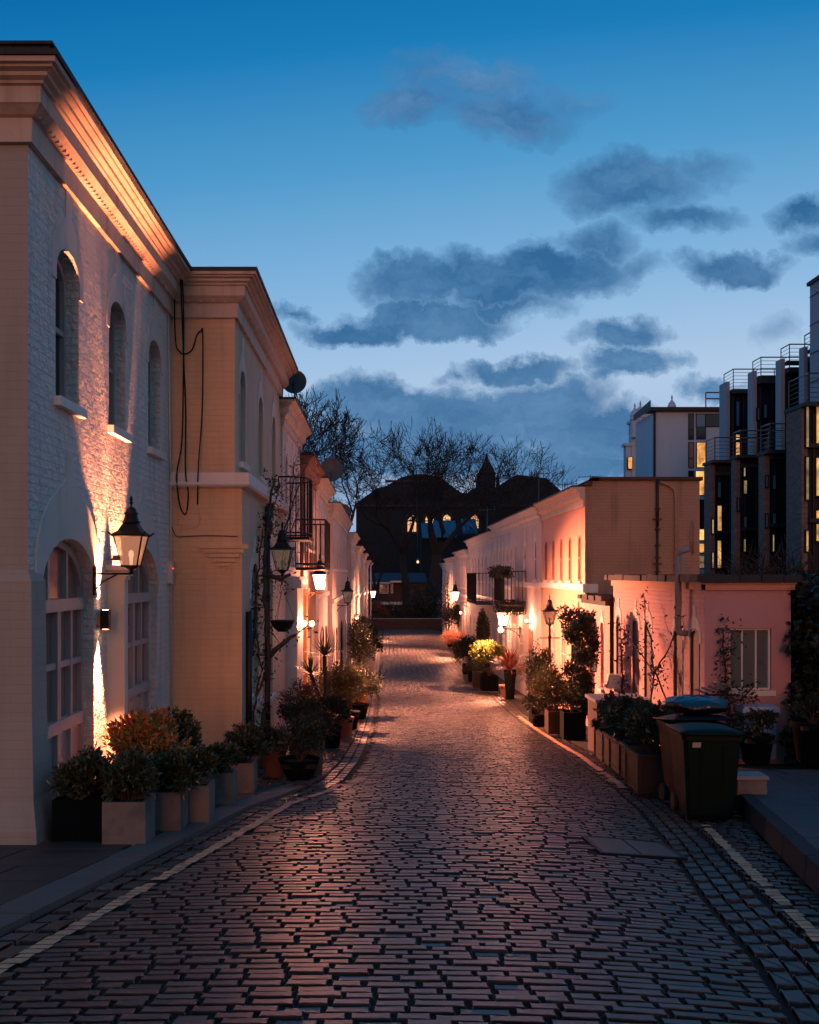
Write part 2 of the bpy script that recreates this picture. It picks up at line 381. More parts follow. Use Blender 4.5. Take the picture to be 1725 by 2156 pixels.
M['yellowpot'] = mat('glazed yellow planter', (.62, .26, .03), .4, .2, 5, .2, 30)
M['woodlit'] = mat('varnished timber', (.45, .20, .06), .5, .25, 3, .4, 20, streak=.8)
M['gold'] = mat('brass', (.55, .33, .12), .35, .1, 4, .1, 40, metal=.8)
M['redlamp'] = mat('red lamp', (.4, .02, .02), .4, 0, 1, 0, 1, emit=(1, .03, .03), es=4)
def lampglass(name, col, es, tr):
    m = bpy.data.materials.new(name); m.use_nodes = True; t = NT(m.node_tree)
    for nd in list(t.t.nodes): t.t.nodes.remove(nd)
    e = t.n('ShaderNodeEmission'); e.inputs[0].default_value = (*col, 1); e.inputs[1].default_value = es
    d = t.n('ShaderNodeBsdfGlossy'); d.inputs['Roughness'].default_value = .1; d.inputs['Color'].default_value = (.5, .5, .5, 1)
    tp = t.n('ShaderNodeBsdfTransparent')
    mx = t.n('ShaderNodeMixShader'); mx.inputs[0].default_value = .08; t.l(tp.outputs[0], mx.inputs[1]); t.l(d.outputs[0], mx.inputs[2])
    ad = t.n('ShaderNodeMixShader'); ad.inputs[0].default_value = tr; t.l(mx.outputs[0], ad.inputs[1]); t.l(e.outputs[0], ad.inputs[2])
    o = t.n('ShaderNodeOutputMaterial'); t.l(ad.outputs[0], o.inputs['Surface']); return m
M['lampon'] = lampglass('lit lantern glass', (1.0, .50, .30), 14.0, .5)
M['lampdim'] = lampglass('faintly lit lantern glass', (1.0, .38, .19), .50, .55)
M['lampoff'] = lampglass('unlit lantern glass with faint glow', (.6, .42, .28), .16, .5)  # weak emission makes the glass glow although the lamp is off
M['bulb'] = mat('glowing bulb', (1, .8, .6), .4, 0, 1, 0, 1, emit=(1.0, .45, .22), es=22)
M['bulbsoft'] = mat('softly glowing mantle', (1, .8, .6), .4, 0, 1, 0, 1, emit=(1.0, .55, .35), es=1.3)
# ============================================================ ground, road, pavements
LE_D = [-4, 2, 5.2, 8, 10.8, 12, 13.5, 16, 20, 30, 50, 87, 95]
LE_X = [-3.6, -2.7, -2.16, -1.74, -1.36, -1.0, -.78, -.66, -.58, -.48, -.38, -.2, -.2]
RE_D = [-4, 2, 4.15, 5.35, 6.75, 9.1, 11, 13.1, 18, 24.7, 28, 40, 60, 87, 95]
RE_X = [.9, 1.45, 1.78, 2.0, 2.18, 2.58, 2.85, 3.06, 3.42, 3.65, 3.74, 4.0, 4.35, 4.85, 4.85]
KR_D = [-4, 3, 5, 7.25, 11.1, 12.6]
KR_X = [.9, 2.15, 2.58, 3.05, 3.92, 4.25]
le = lambda d: np.interp(d, LE_D, LE_X)
re_ = lambda d: np.interp(d, RE_D, RE_X)
kr = lambda d: np.interp(d, KR_D, KR_X)
def camber(x, d):
    c = (le(d) + re_(d)) / 2 - .1; h = (re_(d) - le(d)) / 2
    t = np.clip(np.abs(x - c) / h, 0, 1.0)
    return np.where(x < c, -.02, -.085) * t ** 2.6
def rz(x, d): return gs(d) + camber(x, d) * np.where((x > le(d)) & (x < re_(d) + 3), 1, 1)

# far-reaching ground sheet
ys = np.concatenate([np.arange(-40, 100, 2.0), np.array([100, 110, 120, 140, 170, 250, 400, 700, 1200, 2000])])
xs = np.array([-1500, -600, -200, -60, -20, -8, -4, 0, 4, 8, 20, 60, 200, 600, 1500])
mb = MB(); V = [(x, y, gs(min(y, 600)) - .16) for y in ys for x in xs]; nx = len(xs)
mb.add(V, [(i * nx + j, i * nx + j + 1, (i + 1) * nx + j + 1, (i + 1) * nx + j) for i in range(len(ys) - 1) for j in range(nx - 1)], True)
tag(mb.build('ground', M['ground']), kind='structure')

def strip(d0, d1, step, fl, fr, zf, nx=6, thick=None):
    """sheet between two edges"""
    mb = MB(); ds = np.arange(d0, d1 + step * .5, step); V = []
    for d in ds:
        a, b = fl(d), fr(d)
        for k in range(nx + 1):
            x = a + (b - a) * k / nx; V.append((x, d, zf(x, d)))
    mb.add(V, [(i * (nx + 1) + j, i * (nx + 1) + j + 1, (i + 1) * (nx + 1) + j + 1, (i + 1) * (nx + 1) + j) for i in range(len(ds) - 1) for j in range(nx)], True)
    return mb
# joint bed below the setts
tag(strip(-3, 92, .5, lambda d: le(d) - .05, lambda d: max(re_(d) + .35, kr(d) if d < 12.6 else 0), lambda x, d: rz(x, d) - (.014 if le(d) + .36 < x < re_(d) - .05 else .036), 70).build('road_bed', M['mortar']), kind='structure')

sett_m = mat('worn setts', (.07, .06, .06), .41, .3, 9, .5, 45, island=[(0, (.044, .041, .040)), (.3, (.076, .067, .062)), (.55, (.055, .053, .053)), (.8, (.105, .089, .080)), (1, (.038, .040, .044))], spec=.6, bdist=.005, col2=(.05, .043, .042))
def sett_grid(rows, sink=0.0):
    """rows: arrays cx, cy, half length (x), half width (y), rotation; rounded stone tops"""
    cx, cy, hx, hy, rot, dz = [np.asarray(a) for a in rows]
    n = len(cx)
    ring = [(1, 1, -.045), (.988, .975, -.005), (.94, .885, .0015)]
    vs = []
    for (sx, sy, z) in ring:
        for (ax, ay) in ((-1, -1), (1, -1), (1, 1), (-1, 1)):
            # two points per corner for a clipped, worn outline
            for (kx, ky) in (((.62, 1) if ax * ay > 0 else (1, .5)), ((1, .5) if ax * ay > 0 else (.62, 1))):
                lx = ax * hx * (1 - (1 - kx) * .16) * sx; ly = ay * hy * (1 - (1 - ky) * .58) * sy
                wx = cx + lx * np.cos(rot) - ly * np.sin(rot); wy = cy + lx * np.sin(rot) + ly * np.cos(rot)
                wz = rz(wx, wy) + z + dz + sink
                vs.append(np.stack((wx, wy, wz), 1))
    V = np.stack(vs, 1).reshape(-1, 3); nv = len(vs)
    faces = []
    base = []
    for r in range(2):
        for k in range(8): base.append((r * 8 + k, r * 8 + (k + 1) % 8, (r + 1) * 8 + (k + 1) % 8, (r + 1) * 8 + k))
    top = tuple(16 + k for k in range(8))
    for i in range(n):
        o = i * nv
        for f in base: faces.append((o + f[0], o + f[1], o + f[2], o + f[3]))
        faces.append(tuple(o + t for t in top))
    mb = MB(); mb.v.append(V); mb.n = len(V); mb.f = faces; mb.s = ([True] * 16 + [False]) * n; return mb
rng = np.random.default_rng(4)
MH = (1.80, 2.47, 8.1, 8.85)   # manhole opening
a = [[], [], [], [], [], []]
d = -2.0
while d < 91:
    p = .088 * (1 + .10 * rng.normal() * .6) if d < 45 else .11
    L = le(d) + .34; Rr = re_(d) - .02
    x = L + rng.random() * .12
    ph = rng.random() * 6
    while x < Rr - .05:
        ln = min(max(.13, rng.normal(.20, .040)), Rr - x) if d < 45 else .24
        xc = x + ln / 2
        t = (xc - (L + Rr) / 2) / ((Rr - L) / 2)
        wav = .016 * math.sin(xc * 1.3 + d * .35) + .010 * math.sin(xc * 2.9 + d * .7) + rng.normal() * .0025
        if not (MH[0] - .1 < xc < MH[1] + .1 and MH[2] - .05 < d + wav < MH[3] + .05) and ln > .06:
            a[0].append(xc); a[1].append(d + wav); a[2].append(ln / 2 - .004 - rng.random() * .007); a[3].append(p / 2 - .0035 - rng.random() * .003)
            a[4].append(rng.normal() * .018); a[5].append(rng.normal() * .0032)
        x += ln
    d += p
tag(sett_grid(a).build('road', sett_m), kind='structure')
# gutter channels: long setts laid along the edges
a = [[], [], [], [], [], []]
for (fe, offs, w_) in ((le, (.07, .215), .062), (re_, (.08, .20, .32), .052)):
    for o_ in offs:
        d = -2.0 + rng.random() * .2
        while d < 90:
            ln = rng.normal(.25, .04) if d < 40 else .35
            xc = fe(d + ln / 2) + o_; sl = (fe(d + ln) - fe(d)) / ln
            a[0].append(xc); a[1].append(d + ln / 2); a[2].append(w_); a[3].append(ln / 2 - .009); a[4].append(-math.atan(sl)); a[5].append(-.012 + rng.normal() * .004)
            d += ln
tag(sett_grid(a).build('gutter', sett_m), kind='structure')
# small square setts between right gutter and kerb
a = [[], [], [], [], [], []]
d = -1.5
while d < 12.6:
    x = re_(d) + .38 + rng.random() * .05
    while x < kr(d) - .04:
        ln = rng.normal(.125, .015); xc = x + ln / 2
        a[0].append(xc); a[1].append(d + .30 * (xc - re_(d)) * 0 + rng.normal() * .004); a[2].append(ln / 2 - .007); a[3].append(.044); a[4].append(-.12 + rng.normal() * .04); a[5].append(-.004 + rng.normal() * .005)
        x += ln
    d += .101
tag(sett_grid(a).build('side_setts', sett_m), kind='structure')

# left forecourt paving and right pavement
pave = mat('forecourt slabs', (.055, .045, .042), .62, .25, 3, .5, 30, col2=(.032, .029, .028), bdist=.008)
def slabs(poly_l, poly_r, d0, d1, dstep, wstep, zoff, mb, gap=.008, seed=1):
    r = random.Random(seed); d = d0; row = 0
    while d < d1:
        st = dstep * r.uniform(.85, 1.15); x0, x1 = poly_l(d + st / 2), poly_r(d + st / 2)
        n = max(1, int(round((x1 - x0) / wstep))); cuts = [0] + [(k + (.5 if row % 2 else 0) * .6 + r.uniform(-.05, .05)) / n for k in range(1, n)] + [1]
        for k in range(n):
            dzz = r.uniform(-.003, .003); gx = .007 / (x1 - x0); ax, bx = cuts[k] + gx, cuts[k + 1] - gx
            P = []
            for (dd, t) in ((d + gap, ax), (d + gap, bx), (d + st - gap, bx), (d + st - gap, ax)):
                l_, r_ = poly_l(dd), poly_r(dd); X = l_ + (r_ - l_) * min(max(t, 0), 1); P.append((X, dd, gs(dd) + zoff + dzz))
            lo = [(p[0], p[1], p[2] - .05) for p in P]
            mb.add(P + lo, [(0, 1, 2, 3), (0, 4, 5, 1), (1, 5, 6, 2), (2, 6, 7, 3), (3, 7, 4, 0)])
        d += st; row += 1
fl = lambda d: -9.0 if d < 8.3 else (-3.05 if d < 14.2 else -2.15 + max(0, d - 20.8) * .0172)
mb = MB(); slabs(fl, lambda d: le(d) - .34, 0, 12.5, .62, .75, -.002, mb, seed=3); tag(mb.build('pavement_left', pave), kind='structure')
mb = MB(); slabs(lambda d: le(d) - .33, lambda d: le(d) - .03, -1, 12.4, .95, .3, .004, mb, seed=5); tag(mb.build('kerb_left', M['kerbstone']), kind='structure')
a = [[], [], [], [], [], []]
d = 12.4
while d < 88:
    x = fl(d); Rr = le(d) - .02; st = .11 if d < 40 else .2
    while x < Rr:
        ln = rng.normal(.16, .03) if d < 40 else .3; ln = min(ln, Rr - x); a[0].append(x + ln / 2); a[1].append(d + rng.normal() * .008); a[2].append(max(ln / 2 - .008, .01)); a[3].append(st / 2 - .007); a[4].append(rng.normal() * .05); a[5].append(rng.normal() * .006 + .004); x += ln + .001
    d += st
tag(sett_grid(a).build('forecourt_left', sett_m), kind='structure')
tag(strip(12.2, 90, .8, lambda d: fl(d) - .2, lambda d: le(d), lambda x, d: gs(d) - .03, 3).build('forecourt_bed_left', M['mortar']), kind='structure')
a = [[], [], [], [], [], []]
d = 12.7
while d < 88:
    x = re_(d) + .38; Rr = 5.2 if d > 16 else 6.6; st = .11 if d < 40 else .2
    while x < Rr:
        ln = rng.normal(.16, .03) if d < 40 else .3; a[0].append(x + ln / 2); a[1].append(d + rng.normal() * .008); a[2].append(ln / 2 - .008); a[3].append(st / 2 - .007); a[4].append(rng.normal() * .05); a[5].append(rng.normal() * .006 + .004); x += ln + .001
    d += st
tag(sett_grid(a).build('forecourt_right', sett_m), kind='structure')
tag(strip(12.6, 90, .8, lambda d: re_(d) + .36, lambda d: 7.0, lambda x, d: gs(d) - .03, 3).build('forecourt_bed_right', M['mortar']), kind='structure')
mb = MB(); slabs(lambda d: kr(d) + .14, lambda d: 8.0, -1, 12.7, .6, .62, .125, mb, seed=9)
tag(mb.build('pavement_right', pave), kind='structure')
tag(strip(-1, 12.8, .6, lambda d: kr(d) + .1, lambda d: 8.2, lambda x, d: gs(d) + .105, 2).build('pavement_bed_right', M['mortar']), kind='structure')
mb = MB(); d = -1.0
while d < 12.6:
    x0, x1 = kr(d), kr(d + .9); g = .006
    P = [(x0, d + g, gs(d) - .06), (x0 + .14, d + g, gs(d) - .06), (x1 + .14, d + .9 - g, gs(d + .9) - .06), (x1, d + .9 - g, gs(d + .9) - .06)]
    Q = [(p[0] + (.012 if k in (0, 3) else 0), p[1], p[2] + .188) for k, p in enumerate(P)]
    mb.add(P + Q, [(4, 5, 6, 7), (0, 1, 5, 4), (1, 2, 6, 5), (2, 3, 7, 6), (3, 0, 4, 7)]); d += .9
tag(mb.build('kerb_right', M['kerb']), kind='structure')
# worn yellow lines painted over the stones
def paint_line(fc, d0, d1, wd, seed, keep=.9):
    r = random.Random(seed); mb = MB(); d = d0
    while d < d1:
        st = .098 * r.uniform(.8, 1.1)
        if r.random() < keep:
            jl, jr = r.uniform(-.012, .012), r.uniform(-.012, .012); g = .006
            P = []
            for (dd, s_) in ((d + g, -1), (d + g, 1), (d + st - g, 1), (d + st - g, -1)):
                X = fc(dd) + s_ * wd / 2 + (jl if s_ < 0 else jr); P.append((X, dd, rz(X, dd) + .009))
            Pm = [((P[0][0] + P[1][0]) / 2, P[0][1], rz((P[0][0] + P[1][0]) / 2, P[0][1]) + .010), ((P[2][0] + P[3][0]) / 2, P[2][1], rz((P[2][0] + P[3][0]) / 2, P[2][1]) + .010)]
            mb.add(P + Pm, [(0, 4, 5, 3), (4, 1, 2, 5)])
        d += st
    return mb
tag(paint_line(lambda d: le(d) + .36, -1, 12.6, .095, 1, .97).build('yellow_line_left', M['yellow']), kind='structure')
tag(paint_line(lambda d: np.interp(d, [-1, 5.65, 9.9, 12], [1.25, 2.49, 3.2, 3.55]), -1, 9.9, .09, 2, .93).build('yellow_line_right', M['yellow']), kind='structure')
tag(paint_line(lambda d: np.interp(d, [12.8, 13.4, 18, 28], [3.12, 3.2, 3.58, 3.88]), 12.9, 28, .10, 3, .97).build('yellow_line_forecourt', M['yellow']), kind='structure')
# manhole cover
mh = thing('manhole_cover', (2.13, 8.47, float(gs(8.47))), 'rusty rectangular metal cover set into the cobbles near the right gutter', 'manhole cover')
mb = MB(); n = 6
for i in range(2):
    x0 = MH[0] + .02 + i * .325; x1 = x0 + .31
    P = [(x0, MH[2] + .02), (x1, MH[2] + .02), (x1, MH[3] - .02), (x0, MH[3] - .02)]
    mb.add([(x, y, rz(x, y) + .004) for x, y in P] + [(x, y, rz(x, y) - .05) for x, y in P], [(0, 1, 2, 3), (0, 4, 5, 1), (1, 5, 6, 2), (2, 6, 7, 3), (3, 7, 4, 0)])
mb.build('cover_plate', M['manhole'], mh)
mb = MB()
for (x0, x1, y0, y1) in ((MH[0] - .02, MH[0] + .015, MH[2], MH[3]), (MH[1] - .015, MH[1] + .02, MH[2], MH[3]), (MH[0] - .02, MH[1] + .02, MH[2] - .02, MH[2] + .015), (MH[0] - .02, MH[1] + .02, MH[3] - .015, MH[3] + .02)):
    P = [(x0, y0), (x1, y0), (x1, y1), (x0, y1)]; mb.add([(x, y, rz(x, y) + .007) for x, y in P] + [(x, y, rz(x, y) - .05) for x, y in P], [(0, 1, 2, 3), (0, 4, 5, 1), (1, 5, 6, 2), (2, 6, 7, 3), (3, 7, 4, 0)])
mb.build('cover_frame', M['iron'], mh)

# ============================================================ facade tools
def FL(X): return lambda s, d, z: (X + d, s, z)
def FR(X): return lambda s, d, z: (X - d, s, z)
def FF(Y): return lambda s, d, z: (s, Y - d, z)
def loop(c, w, zb, zt, rise=0, n=8):
    if rise <= 0: return [(c - w / 2, zb), (c + w / 2, zb), (c + w / 2, zt), (c - w / 2, zt)]
    P = [(c - w / 2, zb), (c + w / 2, zb)]
    for k in range(n + 1):
        a_ = PI * k / n; P.append((c + w / 2 * math.cos(a_), zt - rise + rise * math.sin(a_)))
    return P
def facade(mb, Fr, outer, holes, reveal=.12):
    polys = [[Vector((s, z, 0)) for s, z in outer]] + [[Vector((s, z, 0)) for s, z in h] for h in holes]
    flat = [p for q in polys for p in q]
    tris = tessellate_polygon(polys)
    mb.add([Fr(p.x, 0, p.y) for p in flat], [tuple(t) for t in tris])
    for h in holes:
        n = len(h); mb.add([Fr(s, 0, z) for s, z in h] + [Fr(s, -reveal, z) for s, z in h], [(k, (k + 1) % n, n + (k + 1) % n, n + k) for k in range(n)])
def fbox(mb, Fr, s0, s1, d0, d1, z0, z1):
    vs = [Fr(s, d, z) for z in (z0, z1) for (s, d) in ((s0, d0), (s1, d0), (s1, d1), (s0, d1))]
    mb.add(vs, [(3, 2, 1, 0), (4, 5, 6, 7), (0, 1, 5, 4), (1, 2, 6, 5), (2, 3, 7, 6), (3, 0, 4, 7)])
def ring(mb, Fr, L, t, d0, d1):
    c = (sum(p[0] for p in L) / len(L), sum(p[1] for p in L) / len(L)); n = len(L); I = []
    for (s, z) in L:
        s2 = s + (t if s < c[0] - 1e-4 else (-t if s > c[0] + 1e-4 else 0)); z2 = z + (t if z < c[1] else -t)
        I.append((s2, z2))
    V = [Fr(s, d1, z) for s, z in L] + [Fr(s, d1, z) for s, z in I] + [Fr(s, d0, z) for s, z in I]
    mb.add(V, [(k, (k + 1) % n, n + (k + 1) % n, n + k) for k in range(n)] + [(n + k, n + (k + 1) % n, 2 * n + (k + 1) % n, 2 * n + k) for k in range(n)])
    return I
def window(Fr, par, c, w, zb, zt, rise=0, reveal=.12, glass='glass', frame='white', cols=1, rail=True, sill=True, t=.05, sillm='cream', hood=None, hoodm='cream', rows=1, silld=.07):
    L = loop(c, w, zb, zt, rise); mb = MB(); d0 = -reveal - .02; d1 = -reveal + .035
    I = ring(mb, Fr, [(s, z) for s, z in L], t, d0, d1 if reveal > .03 else .012)
    if rail: zm = zb + (zt - zb) * .5; fbox(mb, Fr, c - w / 2 + t, c + w / 2 - t, d0, d1 - .01, zm - .025, zm + .025)
    for k in range(1, cols): x = c - w / 2 + w * k / cols; fbox(mb, Fr, x - .014, x + .014, d0, d1 - .014, zb + t, zt - (rise * .3 if rise else t))
    for k in range(1, rows): z = zb + (zt - zb) * k / rows; fbox(mb, Fr, c - w / 2 + t, c + w / 2 - t, d0, d1 - .018, z - .014, z + .014)
    f = mb.build('window', M[frame], par)
    mb = MB(); mb.add([Fr(s, d0 + .006, z) for s, z in L], [tuple(range(len(L)))]); mb.build('pane', M[glass], f)
    if sill:
        mb = MB(); fbox(mb, Fr, c - w / 2 - .06, c + w / 2 + .06, -reveal, silld, zb - .09, zb - .003); mb.build('sill', M[sillm], f)
    if hood:
        mb = MB(); ht = zt + hood; a_ = w * .66
        H_ = rise + hood * .55; zs_ = zt - rise
        left = [(c - a_, zs_ - .12)] + [(c - a_ * math.cos(q * PI / 2), zs_ + H_ * math.sin(q * PI / 2)) for q in [k / 7 for k in range(0, 7)]]
        P = left + [(c - .075, zs_ + H_ * 1.0), (c - .075, ht), (c + .075, ht), (c + .075, zs_ + H_ * 1.0)] + [(2 * c - p_, q_) for p_, q_ in reversed(left)]
        Arc = [(c + w / 2 + .004, zt - rise - .12)] + [(c + (w / 2 + .004) * math.cos(PI * k / 8), zt - rise + (rise + .004) * math.sin(PI * k / 8)) for k in range(9)] + [(c - w / 2 - .004, zt - rise - .12)]
        poly = P + Arc; Vv = [Vector((s, z, 0)) for s, z in poly]; tr = tessellate_polygon([Vv]); n = len(poly)
        mb.add([Fr(s, .014, z) for s, z in poly] + [Fr(s, -.01, z) for s, z in poly], [tuple(t_) for t_ in tr] + [(k, (k + 1) % n, n + (k + 1) % n, n + k) for k in range(n)])
        mb.build('hood', M[hoodm], f)
    return f
PROF = [(-.02, -.54), (.05, -.54), (.055, -.34), (.09, -.325), (.15, -.27), (.165, -.26), (.165, -.125), (.195, -.115), (.20, -.095), (.245, -.075), (.25, -.045), (.30, -.03), (.305, -.012), (.34, -.006), (.345, .035), (-.02, .04)]
def sweep(mb, path, prof, zt, sc=1.0):
    """path: (x, y, ox, oy): plan point and outward offset direction"""
    n = len(prof); V = [(x + ox * p * sc, y + oy * p * sc, zt + z * sc) for (x, y, ox, oy) in path for (p, z) in prof]
    mb.add(V, [(i * n + k, i * n + k + 1, (i + 1) * n + k + 1, (i + 1) * n + k) for i in range(len(path) - 1) for k in range(n - 1)])
    for i in (0, len(path) - 1): mb.f.append(tuple(mb.n - len(V) + i * n + k for k in range(n))); mb.s.append(False)
COP = [(-.5, .037), (.365, .037), (.365, .085), (-.5, .11)]
def dentils(mb, Fr, s0, s1, zt, pitch=.095, sc=1.0):
    s = s0
    while s < s1 - pitch:
        a0, a1 = .05 * sc, .115 * sc
        vs = [Fr(s, a0, zt - .335 * sc), Fr(s + pitch * .9, a0, zt - .335 * sc), Fr(s + pitch * .45, a1, zt - .33 * sc), Fr(s, a0, zt - .25 * sc), Fr(s + pitch * .9, a0, zt - .25 * sc), Fr(s + pitch * .45, a1, zt - .25 * sc)]
        mb.add(vs, [(0, 2, 1), (0, 3, 5, 2), (2, 5, 4, 1)]); s += pitch
def body(mb, side, X, D0, D1, zt, depth=7.0, zb=None, near=True, g=.004):
    """remaining walls and flat roof behind a facade"""
    s = -1 if side == 'L' else 1; xb = X + s * depth; zb = float(gs(D1)) - .4 if zb is None else zb
    D0 += g; D1 -= g; X2 = X + s * .002
    if near: mb.add([(X2, D0, zb), (xb, D0, zb), (xb, D0, zt), (X2, D0, zt)], [(0, 1, 2, 3)])
    mb.add([(X2, D1, zb), (xb, D1, zb), (xb, D1, zt), (X2, D1, zt)], [(0, 1, 2, 3)])
    mb.add([(xb, D0, zb), (xb, D1, zb), (xb, D1, zt), (xb, D0, zt)], [(0, 1, 2, 3)])
    mb.add([(X2, D0, zt), (X2, D1, zt), (xb, D1, zt), (xb, D0, zt)], [(0, 1, 2, 3)])

# ============================================================ corner house (first on the left)
X1, A0, A1, ZT = -3.0, 8.45, 14.2, 4.19
h1 = thing('corner_house', (X1 - 3, 11.3, float(gs(11.3))), 'white painted brick house with two arched glazed doors, nearest on the left', 'house', 'mews houses on the left side')
Fr = FL(X1); Fg = FF(A0)
UPW = [(9.52, .70), (11.32, .70), (13.16, .70)]
ARC = [(9.58, 1.62), (12.47, 1.72)]
GH = .16
holes = [loop(c, w_, 1.64, 3.08, .24, 10) for c, w_ in UPW] + [loop(c, w_, float(gs(c)) - .1, .34, .5, 14) for c, w_ in ARC]
mb = MB(); facade(mb, Fr, [(A0, -3.4), (A1, -3.4), (A1, 4.2), (A0, 4.2)], holes, .16)
body(mb, 'L', X1, A0, A1, 4.2, 9.0, zb=-3.4, near=False)
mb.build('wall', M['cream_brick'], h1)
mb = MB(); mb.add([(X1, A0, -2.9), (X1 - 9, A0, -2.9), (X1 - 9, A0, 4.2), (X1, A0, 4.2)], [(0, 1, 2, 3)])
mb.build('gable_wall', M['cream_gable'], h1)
# battered plinth and corner shaft
mb = MB(); fz = float(gs(8.4))
V = []
for (z, o, yy0) in ((fz - .2, .155, .22), (fz + .12, .14, .20), (fz + .35, .09, .12), (-1.2, .055, .055), (-.06, .045, .045), (.06, -.01, -.01)):
    V += [(X1 - .34 - o * .2, A0 - yy0, z), (X1 + o, A0 - yy0, z), (X1 + o, A0 + .30 + o * .3, z), (X1 - .02, A0 + .30 + o * .3, z), (X1 - .34 - o * .2, A0 + .05, z)]
mb.add(V, [(i * 5 + k, i * 5 + (k + 1) % 5, (i + 1) * 5 + (k + 1) % 5, (i + 1) * 5 + k) for i in range(5) for k in range(5)])
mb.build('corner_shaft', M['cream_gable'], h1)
mb = MB()
V = []
for (z, o) in ((fz - .3, .17), (fz + .02, .17), (fz + .14, .15), (fz + .2, -.01)): V += [(X1 - .35, A0 - o, z), (X1 - 9, A0 - o, z)]
mb.add(V, [(0, 1, 3, 2), (2, 3, 5, 4), (4, 5, 7, 6)])
mb.build('plinth', M['beige'], h1)
mb = MB(); sweep(mb, [(X1 - 9, A0, 0, -1), (X1, A0, 1, -1), (X1, A1 - .004, 1, 0)], PROF, ZT); mb.build('cornice', M['cornice'], h1)
mb = MB(); dentils(mb, Fr, A0 - .05, A1, ZT); mb.build('dentil_band', M['cornice'], h1); mb = MB(); dentils(mb, Fg, X1 - 9, X1, ZT, .17); mb.build('dentil_band', M['cornice'], h1)
mb = MB(); sweep(mb, [(X1 - 9, A0, 0, -1), (X1, A0, 1, -1), (X1, A1 + .02, 1, 0)], COP, ZT); mb.box((X1 - 9, A0 - .28, ZT + .06), (X1 + .28, A0 + .1, ZT + .15)); mb.box((X1 - 9, A0 - .31, ZT + .15), (X1 + .31, A0 + .12, ZT + .175)); mb.build('parapet', M['darkbrick'], h1)
for c, w_ in UPW: window(Fr, h1, c, w_, 1.64, 3.08, .24, .16, 'glass', 'doorpaint', cols=1, hood=.57, sillm='white')
def arched_door(Fr, par, c, w_, zb, zt, rise, rv, glass='glassbrown'):
    mb = MB(); L = loop(c, w_, zb, zt, rise, 14); d0, d1 = -rv - .03, -rv + .03
    ring(mb, Fr, L, .07, d0, d1)
    z1, z2 = -.30, -1.46
    fbox(mb, Fr, c - w_ / 2 + .02, c + w_ / 2 - .02, d0, d1 + .03, z1 - .06, z1 + .06)
    fbox(mb, Fr, c - w_ / 2 + .02, c + w_ / 2 - .02, d0, d1 + .02, z2 - .07, z2 + .05)
    nb = 4
    for k in range(1, nb): s = c - w_ / 2 + w_ * k / nb; fbox(mb, Fr, s - (.05 if k == 2 else .03), s + (.05 if k == 2 else .03), d0, d1 + (.012 if k == 2 else .005), zb, z1)
    for k in (1, 2): s = c - w_ / 2 + w_ * k / 3 * 1.02; fbox(mb, Fr, s - .028, s + .028, d0, d1 - .004, z1, zt - rise * .12)
    zm = (z1 + z2) / 2; fbox(mb, Fr, c - w_ / 2 + .05, c + w_ / 2 - .05, d0, d1 - .005, zm - .03, zm + .03)
    f = mb.build('garage_door', M['doorpaint'], par)
    mb = MB(); fbox(mb, Fr, c - w_ / 2 + .03, c + w_ / 2 - .03, d0 + .004, d0 + .02, zb, z2 - .06)
    mb.build('lower_panel', M['doorpaint'], f)
    for k in range(nb):
        for (za, zc) in ((z2 + .05, zm - .03), (zm + .03, z1 - .06)):
            s = c - w_ / 2 + w_ * (k + .5) / nb; m2 = MB(); hw = w_ / nb / 2 - .03
            m2.add([Fr(s - hw, d0 + .012, za), Fr(s + hw, d0 + .012, za), Fr(s + hw, d0 + .012, zc), Fr(s - hw, d0 + .012, zc)], [(0, 1, 2, 3)]); m2.build('pane', M[glass], f)
    m2 = MB(); Lf = [(c - w_ / 2, z1)] + [(c + w_ / 2, z1)] + [(c + w_ / 2 * math.cos(PI * k / 14), zt - rise + rise * math.sin(PI * k / 14)) for k in range(15)]
    m2.add([Fr(s, d0 + .01, z) for s, z in Lf], [tuple(range(len(Lf)))]); m2.build('fanlight', M[glass], f)
    return f
for c, w_ in ARC:
    arched_door(Fr, h1, c, w_, float(gs(c)) - .1, .34, .5, .14)
    mb = MB(); rise, zt, w2 = .5, .34, w_ / 2; P = []; a_ = w2 + .16   # ogee plaster surround
    outer = [(c - a_, -.30)] + [(c - a_ * (1 - q * q * .985) + 0, -.30 + 1.42 * (q ** .8)) if q < 1 else (c - .07, 1.0) for q in [k / 8 for k in range(1, 8)]] + [(c - .07, .98), (c - .07, 1.22), (c + .07, 1.22), (c + .07, .98)] + [(c + a_ * (1 - q * q * .985), -.30 + 1.42 * (q ** .8)) for q in [k / 8 for k in range(7, 0, -1)]] + [(c + a_, -.30)]
    outer = [(c - a_, -.25), (c - a_, .02), (c - a_ * .96, .28), (c - a_ * .82, .50), (c - a_ * .62, .66), (c - a_ * .38, .78), (c - a_ * .2, .86), (c - .08, .95), (c - .08, 1.16), (c + .08, 1.16), (c + .08, .95), (c + a_ * .2, .86), (c + a_ * .38, .78), (c + a_ * .62, .66), (c + a_ * .82, .50), (c + a_ * .96, .28), (c + a_, .02), (c + a_, -.25)]
    arc = [(c + w2 + .004, -.25)] + [(c + (w2 + .004) * math.cos(PI * k / 14), zt - rise + (rise + .004) * math.sin(PI * k / 14)) for k in range(15)] + [(c - w2 - .004, -.25)]
    poly = outer + arc; tr = tessellate_polygon([[Vector((s, z, 0)) for s, z in poly]]); n = len(poly)
    mb.add([Fr(s, .014, z) for s, z in poly] + [Fr(s, -.01, z) for s, z in poly], [tuple(t_) for t_ in tr] + [(k, (k + 1) % n, n + (k + 1) % n, n + k) for k in range(n)])
    mb.build('arch_surround', M['cream'], h1)
